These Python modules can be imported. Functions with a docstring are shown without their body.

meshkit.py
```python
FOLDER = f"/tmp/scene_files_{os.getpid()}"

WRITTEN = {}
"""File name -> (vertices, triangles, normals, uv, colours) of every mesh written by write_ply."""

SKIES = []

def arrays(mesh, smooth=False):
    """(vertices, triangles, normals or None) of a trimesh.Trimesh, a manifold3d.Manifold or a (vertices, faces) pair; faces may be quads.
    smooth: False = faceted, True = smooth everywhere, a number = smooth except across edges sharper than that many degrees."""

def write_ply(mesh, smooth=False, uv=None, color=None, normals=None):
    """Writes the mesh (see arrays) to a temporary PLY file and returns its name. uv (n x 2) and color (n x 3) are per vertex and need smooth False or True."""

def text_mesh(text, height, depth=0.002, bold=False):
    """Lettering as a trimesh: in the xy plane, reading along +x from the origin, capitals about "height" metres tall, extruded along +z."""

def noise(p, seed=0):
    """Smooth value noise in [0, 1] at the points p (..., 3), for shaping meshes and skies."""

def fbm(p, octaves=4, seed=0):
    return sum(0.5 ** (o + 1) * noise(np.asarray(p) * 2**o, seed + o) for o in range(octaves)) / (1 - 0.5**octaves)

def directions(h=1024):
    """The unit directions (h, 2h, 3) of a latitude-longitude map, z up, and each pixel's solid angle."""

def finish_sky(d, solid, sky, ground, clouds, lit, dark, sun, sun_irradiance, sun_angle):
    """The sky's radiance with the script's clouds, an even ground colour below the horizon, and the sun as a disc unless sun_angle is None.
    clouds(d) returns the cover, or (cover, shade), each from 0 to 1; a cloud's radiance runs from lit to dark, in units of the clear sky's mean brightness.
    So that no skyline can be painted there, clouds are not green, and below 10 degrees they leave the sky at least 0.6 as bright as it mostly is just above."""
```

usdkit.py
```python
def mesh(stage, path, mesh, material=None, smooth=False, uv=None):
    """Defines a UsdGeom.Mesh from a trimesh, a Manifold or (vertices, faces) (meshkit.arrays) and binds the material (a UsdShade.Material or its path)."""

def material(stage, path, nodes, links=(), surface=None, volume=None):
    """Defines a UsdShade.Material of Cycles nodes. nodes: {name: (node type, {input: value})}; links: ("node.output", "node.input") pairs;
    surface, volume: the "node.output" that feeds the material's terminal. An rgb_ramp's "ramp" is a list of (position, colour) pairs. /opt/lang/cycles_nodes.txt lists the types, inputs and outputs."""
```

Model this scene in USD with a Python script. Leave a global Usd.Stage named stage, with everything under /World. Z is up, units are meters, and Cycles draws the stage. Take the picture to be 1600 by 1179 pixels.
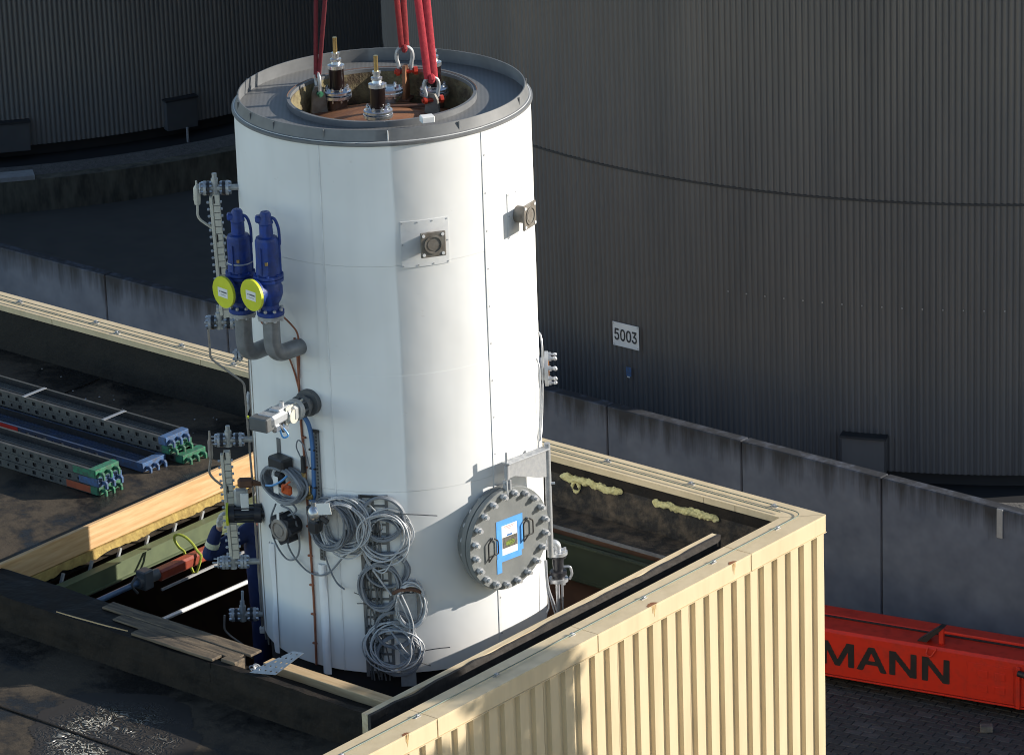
import math, random
import numpy as np, trimesh, manifold3d, usdkit, meshkit
from shapely.geometry import Polygon, box as sbox, Point
from pxr import Usd, UsdGeom, UsdLux, UsdShade, Gf, Sdf

stage = Usd.Stage.CreateInMemory()
UsdGeom.SetStageUpAxis(stage, UsdGeom.Tokens.z)
UsdGeom.SetStageMetersPerUnit(stage, 1.0)
UsdGeom.Xform.Define(stage, '/World')
UsdGeom.Scope.Define(stage, '/World/Looks')
R_ = np.random.default_rng(7)
PSI = 40.68045          # the building's azimuth against the boiler's own axes (degrees)

# ------------------------------------------------------------------ camera, sky, sun, exposure
cam = UsdGeom.Camera.Define(stage, '/World/camera')
C = np.array([23.696, -26.021, 15.238])
fw = np.array([-0.6111, 0.7110, -0.3479]); fw /= np.linalg.norm(fw)
rt = np.array([0.7661, 0.6418, -0.0337]); rt -= fw * (rt @ fw); rt /= np.linalg.norm(rt)
up = np.cross(rt, fw)
cam.AddTransformOp().Set(Gf.Matrix4d(*rt, 0, *up, 0, *(-fw), 0, *C, 1))
cam.CreateHorizontalApertureAttr(36.0)
cam.CreateVerticalApertureAttr(36.0 * 754 / 1024)
cam.CreateFocalLengthAttr(36.0 * 6798.6 / 1600)
cam.CreateClippingRangeAttr(Gf.Vec2f(0.5, 5000))
cam.CreateExposureAttr(0.82)

SUN_E = math.radians(20.0)
SUN_H = np.array([0.7107, 0.7033]); SUN_H /= np.linalg.norm(SUN_H)
SUN = np.array([SUN_H[0] * math.cos(SUN_E), SUN_H[1] * math.cos(SUN_E), math.sin(SUN_E)])
sky = UsdLux.DomeLight.Define(stage, '/World/sky')
sky.GetPrim().SetCustomDataByKey('kind', 'structure')
skm = usdkit.material(stage, '/World/Looks/sky_light', {
    's': ('sky_texture', {'sky_type': 'single_scattering', 'sun_disc': False, 'sun_elevation': SUN_E,
                          'sun_rotation': math.atan2(SUN[0], SUN[1]), 'air_density': 1.0, 'aerosol_density': 0.3, 'ozone_density': 0.9}),
    'b': ('background_shader', {'strength': 0.084})}, [('s.color', 'b.color')], surface='b.background')
UsdShade.MaterialBindingAPI.Apply(sky.GetPrim()).Bind(skm)
sun = UsdLux.DistantLight.Define(stage, '/World/sun')
sun.CreateNormalizeAttr(True); sun.CreateIntensityAttr(1.0); sun.CreateAngleAttr(0.5)
sun.CreateColorAttr(Gf.Vec3f(1.0, 0.94, 0.85))
zc = SUN; xc = np.cross([0, 0, 1], zc); xc /= np.linalg.norm(xc); yc = np.cross(zc, xc)
sun.AddTransformOp().Set(Gf.Matrix4d(*xc, 0, *yc, 0, *zc, 0, 0, 0, 50, 1))

# ------------------------------------------------------------------ naming and tagging
used = {}
def numbered(base):
    k = used.get(base, -1) + 1; used[base] = k
    return base if k == 0 else f'{base}_{k:03d}'
def tag(p, label=None, cat=None, group=None, kind=None):
    p = p.GetPrim() if hasattr(p, 'GetPrim') else p
    for k, v in (('label', label), ('category', cat), ('group', group), ('kind', kind)):
        if v: p.SetCustomDataByKey(k, v)
    return p
def path_of(parent):
    return '/World' if parent is None else str(parent.GetPath())
def thing(name, label, cat, loc=(0, 0, 0), rz=0.0, group=None):
    x = UsdGeom.Xform.Define(stage, numbered('/World/' + name))
    if any(loc): x.AddTranslateOp().Set(Gf.Vec3d(*map(float, loc)))
    if rz: x.AddRotateZOp().Set(float(rz))
    return tag(x.GetPrim(), label, cat, group)
def copy_thing(src, name, label, cat, loc, rz=0.0, group=None):
    t = thing(name, label, cat, loc, rz, group)
    t.GetReferences().AddInternalReference(src.GetPath()); t.SetInstanceable(True)
    return t

# ------------------------------------------------------------------ materials
MATS = {}
def mat(name, c1, c2=None, scale=6.0, detail=5, rough=0.5, rough2=None, metal=0.0, bump=0.0, bscale=80.0, spec=0.5, stretch=(1, 1, 1), lo=0.35, hi=0.65, obj=False, coat=0.0):
    c2 = c2 or tuple(x * 0.8 for x in c1); rough2 = rough if rough2 is None else rough2
    n = {'g': ('texture_coordinate', {}) if obj else ('geometry', {}),
         'm': ('mapping', {'mapping_type': 'point', 'scale': tuple(scale * s for s in stretch)}),
         'n': ('noise_texture', {'scale': 1.0, 'detail': float(detail), 'roughness': 0.62}),
         'r': ('rgb_ramp', {'ramp': [(0, c1), (lo, c1), (hi, c2), (1, c2)]}),
         'rr': ('map_range', {'from_min': lo, 'from_max': hi, 'to_min': rough, 'to_max': rough2, 'clamp': True}),
         'p': ('principled_bsdf', {'metallic': metal, 'specular_ior_level': spec, 'coat_weight': coat, 'coat_roughness': 0.15})}
    l = [(('g.object' if obj else 'g.position'), 'm.vector'), ('m.vector', 'n.vector'), ('n.fac', 'r.fac'), ('n.fac', 'rr.value'),
         ('r.color', 'p.base_color'), ('rr.result', 'p.roughness')]
    if bump:
        n['bn'] = ('noise_texture', {'scale': bscale, 'detail': 4.0, 'roughness': 0.6})
        n['b'] = ('bump', {'strength': 1.0, 'distance': bump})
        l += [(('g.object' if obj else 'g.position'), 'bn.vector'), ('bn.fac', 'b.height'), ('b.normal', 'p.normal')]
    MATS[name] = usdkit.material(stage, '/World/Looks/' + name, n, l, surface='p.BSDF')
    return MATS[name]
M = MATS
mat('white_sheet_plain', (0.80, 0.80, 0.785), (0.74, 0.735, 0.715), scale=1.6, rough=0.42)
mat('strip_white', (0.78, 0.78, 0.77), scale=4, rough=0.45)
mat('foil_white', (0.88, 0.88, 0.88), (0.82, 0.82, 0.83), scale=8, rough=0.35)
mat('ring_grey', (0.165, 0.168, 0.17), (0.125, 0.128, 0.13), scale=5, rough=0.5)
mat('dark_skirt', (0.018, 0.018, 0.022), scale=6, rough=0.75, bump=0.004, bscale=30)
mat('rust_head', (0.30, 0.13, 0.055), (0.20, 0.085, 0.04), scale=9, rough=0.6, bump=0.002, bscale=60)
mat('rust_dark', (0.14, 0.065, 0.035), (0.09, 0.045, 0.03), scale=12, rough=0.6)
mat('wool', (0.07, 0.048, 0.028), (0.27, 0.23, 0.12), scale=5, rough=0.95, bump=0.012, bscale=45)
mat('chrome', (0.72, 0.73, 0.74), (0.55, 0.56, 0.58), scale=20, rough=0.18, rough2=0.3, metal=0.9)
mat('zinc', (0.56, 0.57, 0.58), (0.42, 0.43, 0.45), scale=16, rough=0.36, rough2=0.5, metal=0.55)
mat('elbow_grey', (0.24, 0.245, 0.25), (0.18, 0.185, 0.19), scale=12, rough=0.42, metal=0.3)
mat('galv', (0.44, 0.45, 0.46), (0.32, 0.33, 0.345), scale=22, rough=0.45, rough2=0.6, metal=0.6)
mat('plate_steel', (0.36, 0.37, 0.38), (0.28, 0.29, 0.30), scale=14, rough=0.45, metal=0.3)
mat('brass', (0.70, 0.52, 0.24), (0.60, 0.42, 0.18), scale=18, rough=0.3, metal=1.0)
mat('insulator', (0.008, 0.005, 0.005), (0.012, 0.006, 0.006), scale=8, rough=0.22, spec=0.35)
mat('sling_red', (0.42, 0.030, 0.045), (0.30, 0.018, 0.03), scale=30, rough=0.85, bump=0.003, bscale=160)
mat('sling_dark', (0.15, 0.012, 0.020), (0.10, 0.008, 0.015), scale=30, rough=0.85, bump=0.003, bscale=160)
mat('sling_mid', (0.28, 0.02, 0.025), (0.20, 0.014, 0.018), scale=30, rough=0.85, bump=0.003, bscale=160)
mat('shackle_red', (0.55, 0.05, 0.02), (0.40, 0.03, 0.015), scale=25, rough=0.4)
mat('valve_blue', (0.013, 0.048, 0.25), (0.016, 0.036, 0.15), scale=14, detail=7, rough=0.36, rough2=0.55, bump=0.003, bscale=60)
mat('cap_yellow', (0.62, 0.66, 0.04), (0.55, 0.58, 0.03), scale=6, rough=0.45)
mat('paper', (0.78, 0.77, 0.74), (0.70, 0.70, 0.68), scale=6, rough=0.8)
mat('ink', (0.03, 0.03, 0.035), rough=0.7)
mat('tape_blue', (0.08, 0.30, 0.72), (0.10, 0.36, 0.78), scale=12, rough=0.6)
mat('pink_ink', (0.62, 0.30, 0.32), rough=0.8)
mat('picture_dark', (0.05, 0.06, 0.04), (0.16, 0.13, 0.12), scale=45, rough=0.6)
mat('picture_green', (0.22, 0.30, 0.04), (0.05, 0.06, 0.03), scale=60, rough=0.6)
mat('manhole_grey', (0.20, 0.207, 0.20), (0.165, 0.172, 0.168), scale=7, rough=0.42, bump=0.001, bscale=90)
mat('black_plastic', (0.018, 0.018, 0.020), (0.028, 0.028, 0.03), scale=10, rough=0.45)
mat('cast_black', (0.02, 0.02, 0.024), (0.035, 0.035, 0.04), scale=16, rough=0.35)
mat('silver_paint', (0.52, 0.52, 0.50), (0.40, 0.40, 0.39), scale=14, rough=0.4, metal=0.4)
mat('cream_metal', (0.62, 0.59, 0.50), (0.54, 0.51, 0.43), scale=8, rough=0.4)
mat('box_grey', (0.11, 0.115, 0.115), (0.09, 0.092, 0.095), scale=9, rough=0.55)
mat('cable_grey', (0.21, 0.225, 0.245), (0.16, 0.175, 0.20), scale=9, rough=0.45)
mat('cable_light', (0.50, 0.51, 0.52), (0.38, 0.39, 0.405), scale=9, rough=0.4)
mat('copper_pipe', (0.36, 0.145, 0.085), (0.26, 0.10, 0.06), scale=14, rough=0.42, metal=0.35)
mat('tube_steel', (0.40, 0.36, 0.32), (0.30, 0.27, 0.25), scale=14, rough=0.4, metal=0.6)
mat('tray_steel', (0.20, 0.205, 0.205), (0.14, 0.14, 0.145), scale=18, rough=0.5, metal=0.4)
mat('blue_conduit', (0.06, 0.16, 0.36), (0.05, 0.13, 0.30), scale=9, rough=0.45)
mat('blue_loop', (0.10, 0.32, 0.66), rough=0.4)
mat('orange_cable', (0.55, 0.10, 0.02), (0.45, 0.07, 0.015), scale=10, rough=0.5)
mat('clear_foil', (0.55, 0.56, 0.58), (0.42, 0.43, 0.46), scale=30, rough=0.2, bump=0.006, bscale=60)
mat('plate_rusty', (0.22, 0.205, 0.18), (0.15, 0.125, 0.10), scale=16, rough=0.55, metal=0.2)
mat('cladding_cream', (0.65, 0.525, 0.335), (0.54, 0.43, 0.265), scale=5.0, detail=7, rough=0.40, rough2=0.55, stretch=(1, 1, 0.18), lo=0.42, hi=0.74)
mat('rust_drip', (0.48, 0.34, 0.16), (0.40, 0.25, 0.10), scale=40, rough=0.7)
mat('rust_stain', (0.30, 0.13, 0.05), (0.20, 0.075, 0.03), scale=30, rough=0.8)
mat('wire_green', (0.10, 0.14, 0.11), (0.07, 0.10, 0.085), scale=20, rough=0.55, metal=0.3)
mat('bitumen_black', (0.011, 0.011, 0.011), (0.021, 0.019, 0.017), scale=4, rough=0.55, rough2=0.8, spec=0.2, bump=0.008, bscale=14)
mat('felt_brown', (0.050, 0.042, 0.036), (0.025, 0.022, 0.02), scale=6, rough=0.7, bump=0.012, bscale=12)
mat('bitumen_kerb', (0.007, 0.006, 0.0055), (0.026, 0.020, 0.015), scale=5, rough=0.6, rough2=0.85, spec=0.2, bump=0.014, bscale=10)
mat('timber_fresh', (0.68, 0.45, 0.23), (0.54, 0.31, 0.13), scale=5, rough=0.65, stretch=(6, 0.5, 6), bump=0.001, bscale=50)
mat('timber_board', (0.60, 0.43, 0.24), (0.46, 0.31, 0.16), scale=5, rough=0.65, stretch=(0.6, 6, 6), bump=0.001, bscale=50)
mat('timber_pale', (0.72, 0.60, 0.40), (0.58, 0.44, 0.26), scale=5, rough=0.65, stretch=(6, 0.6, 6))
mat('timber_old', (0.19, 0.14, 0.088), (0.06, 0.048, 0.036), scale=6, rough=0.8, stretch=(0.6, 5, 5), bump=0.004, bscale=40)
mat('foam_yellow', (0.66, 0.60, 0.30), (0.52, 0.46, 0.20), scale=18, rough=0.9, bump=0.006, bscale=50)
mat('foam_board', (0.46, 0.33, 0.10), (0.30, 0.20, 0.06), scale=12, rough=0.9, bump=0.01, bscale=30)
mat('debris_dark', (0.020, 0.018, 0.016), (0.12, 0.09, 0.06), scale=7, rough=0.85, bump=0.02, bscale=18, lo=0.42, hi=0.72)
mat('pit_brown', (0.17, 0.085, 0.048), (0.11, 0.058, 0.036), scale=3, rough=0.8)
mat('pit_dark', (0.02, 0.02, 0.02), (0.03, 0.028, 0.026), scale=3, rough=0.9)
mat('beam_green', (0.035, 0.046, 0.026), (0.024, 0.032, 0.02), scale=4, rough=0.5)
mat('girder_pale', (0.12, 0.15, 0.075), (0.09, 0.115, 0.06), scale=6, rough=0.6)
mat('hydraulic_red', (0.36, 0.06, 0.025), (0.22, 0.04, 0.02), scale=8, rough=0.5)
mat('hydraulic_blue', (0.10, 0.16, 0.25), (0.07, 0.11, 0.18), scale=8, rough=0.4, metal=0.3)
mat('rope_lime', (0.40, 0.45, 0.05), (0.30, 0.34, 0.04), scale=60, rough=0.8)
mat('polished_pipe', (0.86, 0.86, 0.84), (0.80, 0.80, 0.79), scale=10, rough=0.35, metal=0.3)
mat('plank_grey', (0.12, 0.118, 0.108), (0.075, 0.074, 0.072), scale=8, rough=0.5, rough2=0.65, metal=0.4)
mat('plank_blue', (0.045, 0.075, 0.15), (0.06, 0.068, 0.085), scale=8, rough=0.5, metal=0.2)
mat('end_green', (0.035, 0.22, 0.11), (0.05, 0.085, 0.06), scale=28, rough=0.5)
mat('end_blue', (0.06, 0.14, 0.30), (0.075, 0.09, 0.13), scale=28, rough=0.5)
mat('paint_orange', (0.42, 0.085, 0.03), (0.30, 0.06, 0.025), scale=12, rough=0.55)
mat('sticker_red', (0.62, 0.04, 0.03), rough=0.5)
mat('tank_clad', (0.094, 0.090, 0.090), (0.066, 0.064, 0.066), scale=1.6, detail=7, rough=0.40, rough2=0.58, stretch=(1, 1, 0.10), lo=0.38, hi=0.66)
mat('tank_clad_light', (0.15, 0.145, 0.14), (0.12, 0.116, 0.112), scale=0.7, rough=0.42, rough2=0.5, stretch=(1, 1, 0.25))
mat('tank_dark', (0.02, 0.02, 0.022), scale=2, rough=0.7)
mat('hatch_grey', (0.085, 0.088, 0.093), (0.07, 0.073, 0.078), scale=3, rough=0.6)
mat('sign_white', (0.62, 0.63, 0.65), (0.56, 0.57, 0.59), scale=5, rough=0.5)
mat('moss_wall', (0.055, 0.050, 0.040), (0.15, 0.14, 0.105), scale=3, rough=0.9, bump=0.01, bscale=14, stretch=(2, 2, 0.6))
mat('gravel_grey', (0.15, 0.14, 0.13), (0.10, 0.095, 0.088), scale=14, rough=0.95, bump=0.02, bscale=26)
mat('asphalt', (0.062, 0.060, 0.056), (0.078, 0.074, 0.066), scale=2.5, rough=0.85, bump=0.004, bscale=60)
mat('block_pale', (0.36, 0.36, 0.36), (0.28, 0.28, 0.28), scale=6, rough=0.9)
mat('crane_red', (0.62, 0.028, 0.011), (0.40, 0.022, 0.012), scale=6.5, detail=8, rough=0.38, rough2=0.6, lo=0.48, hi=0.78)
mat('crane_black', (0.012, 0.012, 0.013), (0.03, 0.02, 0.018), scale=18, rough=0.5, lo=0.5, hi=0.7)
mat('paving', (0.058, 0.058, 0.060), (0.038, 0.038, 0.040), scale=9, rough=0.9, bump=0.004, bscale=60)
mat('paving_light', (0.085, 0.085, 0.088), (0.062, 0.062, 0.064), scale=9, rough=0.9, bump=0.004, bscale=60)
mat('skin', (0.46, 0.27, 0.19), rough=0.55)
mat('work_blue', (0.011, 0.022, 0.09), (0.008, 0.016, 0.065), scale=10, rough=0.85, bump=0.004, bscale=30)
mat('reflective', (0.62, 0.62, 0.45), rough=0.5)
mat('glove', (0.62, 0.60, 0.56), (0.5, 0.48, 0.45), scale=30, rough=0.85)
mat('helmet', (0.72, 0.72, 0.70), rough=0.35)
mat('leaf', (0.045, 0.075, 0.02), (0.07, 0.10, 0.03), scale=4, rough=0.6)
mat('bark', (0.10, 0.08, 0.06), (0.06, 0.05, 0.04), scale=9, rough=0.9, bump=0.02, bscale=15)

def custom(name, nodes, links, surface='p.BSDF'):
    MATS[name] = usdkit.material(stage, '/World/Looks/' + name, nodes, links, surface=surface)
# roof felt: damp patches smooth and dark, dry parts dusty brown
custom('roof_felt', {
    'g': ('geometry', {}), 'n': ('noise_texture', {'scale': 0.85, 'detail': 5.0, 'roughness': 0.6, 'distortion': 0.6}),
    'n2': ('noise_texture', {'scale': 9.0, 'detail': 6.0, 'roughness': 0.7}),
    'mx': ('mix_float', {'fac': 0.28}),
    'r': ('rgb_ramp', {'ramp': [(0, (0.012, 0.012, 0.013)), (0.44, (0.018, 0.017, 0.016)), (0.54, (0.075, 0.060, 0.044)), (1, (0.13, 0.105, 0.078))]}),
    'rr': ('map_range', {'from_min': 0.42, 'from_max': 0.56, 'to_min': 0.22, 'to_max': 0.9, 'clamp': True}),
    'b': ('bump', {'strength': 0.7, 'distance': 0.012}),
    'p': ('principled_bsdf', {'specular_ior_level': 0.14})},
    [('g.position', 'n.vector'), ('g.position', 'n2.vector'), ('n.fac', 'mx.a'), ('n2.fac', 'mx.b'), ('mx.result', 'r.fac'), ('mx.result', 'rr.value'),
     ('n2.fac', 'b.height'), ('b.normal', 'p.normal'), ('r.color', 'p.base_color'), ('rr.result', 'p.roughness')])
# crinkled ('alligatored') wet roof coating; bright ripple glare is painted as pale ridges
custom('painted_glare_coating', {
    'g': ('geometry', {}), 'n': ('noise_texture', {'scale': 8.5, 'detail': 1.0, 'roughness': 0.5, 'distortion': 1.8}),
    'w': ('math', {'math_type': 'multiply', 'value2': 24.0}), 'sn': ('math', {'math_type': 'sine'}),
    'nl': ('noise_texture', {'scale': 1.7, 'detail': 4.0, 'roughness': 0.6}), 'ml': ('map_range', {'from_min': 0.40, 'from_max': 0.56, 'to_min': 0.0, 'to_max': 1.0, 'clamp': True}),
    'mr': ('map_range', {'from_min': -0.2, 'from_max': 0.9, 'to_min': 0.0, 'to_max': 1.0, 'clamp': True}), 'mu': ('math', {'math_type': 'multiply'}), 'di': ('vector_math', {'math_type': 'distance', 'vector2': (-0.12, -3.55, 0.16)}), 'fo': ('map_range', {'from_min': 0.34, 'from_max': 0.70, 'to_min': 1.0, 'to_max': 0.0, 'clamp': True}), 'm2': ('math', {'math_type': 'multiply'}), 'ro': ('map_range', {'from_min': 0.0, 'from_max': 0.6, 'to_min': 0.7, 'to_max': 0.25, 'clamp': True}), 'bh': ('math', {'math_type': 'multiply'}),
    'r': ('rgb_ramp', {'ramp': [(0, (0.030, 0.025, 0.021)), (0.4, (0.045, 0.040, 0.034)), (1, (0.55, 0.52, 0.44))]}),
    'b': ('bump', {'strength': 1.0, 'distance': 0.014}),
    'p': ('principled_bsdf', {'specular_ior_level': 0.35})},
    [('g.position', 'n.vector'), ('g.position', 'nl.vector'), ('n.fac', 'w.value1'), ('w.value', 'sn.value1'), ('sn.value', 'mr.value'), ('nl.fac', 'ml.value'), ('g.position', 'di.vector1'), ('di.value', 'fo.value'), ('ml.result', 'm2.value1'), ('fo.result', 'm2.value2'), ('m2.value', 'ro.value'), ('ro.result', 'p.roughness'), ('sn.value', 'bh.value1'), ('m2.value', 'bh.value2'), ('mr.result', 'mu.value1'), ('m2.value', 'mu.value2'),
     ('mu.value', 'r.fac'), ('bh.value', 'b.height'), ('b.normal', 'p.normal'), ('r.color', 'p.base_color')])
# concrete of the bund wall with dark drips running down from its top edge (top at z = -3.1)
custom('bund_concrete', {
    'g': ('geometry', {}), 's': ('separate_xyz', {}),
    'm1': ('mapping', {'mapping_type': 'point', 'scale': (6.0, 6.0, 0.5)}), 'n1': ('noise_texture', {'scale': 1.0, 'detail': 5.0, 'roughness': 0.65}),
    'n2': ('noise_texture', {'scale': 2.6, 'detail': 6.0, 'roughness': 0.6}),
    'h': ('map_range', {'from_min': -3.6, 'from_max': -3.1, 'to_min': -0.22, 'to_max': 0.30, 'clamp': True}),
    'a': ('math', {'math_type': 'add'}), 'st': ('map_range', {'from_min': 0.46, 'from_max': 0.82, 'to_min': 0.0, 'to_max': 0.85, 'clamp': True}),
    'r': ('rgb_ramp', {'ramp': [(0.3, (0.092, 0.106, 0.142)), (0.7, (0.142, 0.160, 0.204))]}),
    'mx': ('mix_color', {'b': (0.022, 0.021, 0.020)}),
    'b': ('bump', {'strength': 0.5, 'distance': 0.01}), 'p': ('principled_bsdf', {'roughness': 0.85, 'specular_ior_level': 0.3})},
    [('g.position', 's.vector'), ('g.position', 'm1.vector'), ('m1.vector', 'n1.vector'), ('g.position', 'n2.vector'), ('s.z', 'h.value'),
     ('n1.fac', 'a.value1'), ('h.result', 'a.value2'), ('a.value', 'st.value'), ('n2.fac', 'r.fac'), ('r.color', 'mx.a'), ('st.result', 'mx.fac'),
     ('mx.result', 'p.base_color'), ('n2.fac', 'b.height'), ('b.normal', 'p.normal')])
custom('white_sheet', {
    'g': ('geometry', {}), 'n': ('noise_texture', {'scale': 1.5, 'detail': 4.0}), 'r': ('rgb_ramp', {'ramp': [(0.35, (0.80, 0.80, 0.785)), (0.65, (0.745, 0.74, 0.72))]}),
    'm': ('mapping', {'mapping_type': 'point', 'scale': (5.0, 5.0, 11.0)}), 'n2': ('noise_texture', {'scale': 1.0, 'detail': 6.0, 'roughness': 0.7}),
    'st': ('map_range', {'from_min': 0.66, 'from_max': 0.78, 'to_min': 0.0, 'to_max': 0.45, 'clamp': True}), 'mx': ('mix_color', {'b': (0.42, 0.33, 0.24)}),
    'm3': ('mapping', {'mapping_type': 'point', 'scale': (7.0, 7.0, 0.5)}), 'n3': ('noise_texture', {'scale': 1.0, 'detail': 4.0}),
    'd3': ('map_range', {'from_min': 0.5, 'from_max': 0.8, 'to_min': 0.0, 'to_max': 0.13, 'clamp': True}), 'mx3': ('mix_color', {'b': (0.50, 0.50, 0.49)}),
    'nb': ('noise_texture', {'scale': 1.9, 'detail': 2.0}), 'b': ('bump', {'strength': 1.0, 'distance': 0.006}),
    'p': ('principled_bsdf', {'roughness': 0.45})},
    [('g.position', 'n.vector'), ('n.fac', 'r.fac'), ('g.position', 'm.vector'), ('m.vector', 'n2.vector'), ('n2.fac', 'st.value'), ('r.color', 'mx.a'), ('st.result', 'mx.fac'),
     ('g.position', 'm3.vector'), ('m3.vector', 'n3.vector'), ('n3.fac', 'd3.value'), ('d3.result', 'mx3.fac'), ('mx.result', 'mx3.a'),
     ('g.position', 'nb.vector'), ('nb.fac', 'b.height'), ('b.normal', 'p.normal'), ('mx3.result', 'p.base_color')])
# perforated / chequered deck plate on top of the boiler
custom('chequer_plate', {
    'g': ('texture_coordinate', {}), 'm': ('mapping', {'mapping_type': 'point', 'rotation': (0, 0, 0.78), 'scale': (40, 40, 40)}),
    'v': ('checker_texture', {'scale': 1.0}), 'b': ('bump', {'strength': 0.4, 'distance': 0.002}),
    'r': ('rgb_ramp', {'ramp': [(0, (0.165, 0.165, 0.162)), (1, (0.195, 0.195, 0.19))]}),
    'p': ('principled_bsdf', {'roughness': 0.5, 'metallic': 0.25})},
    [('g.object', 'm.vector'), ('m.vector', 'v.vector'), ('v.fac', 'b.height'), ('b.normal', 'p.normal'), ('v.fac', 'r.fac'), ('r.color', 'p.base_color')])

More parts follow.
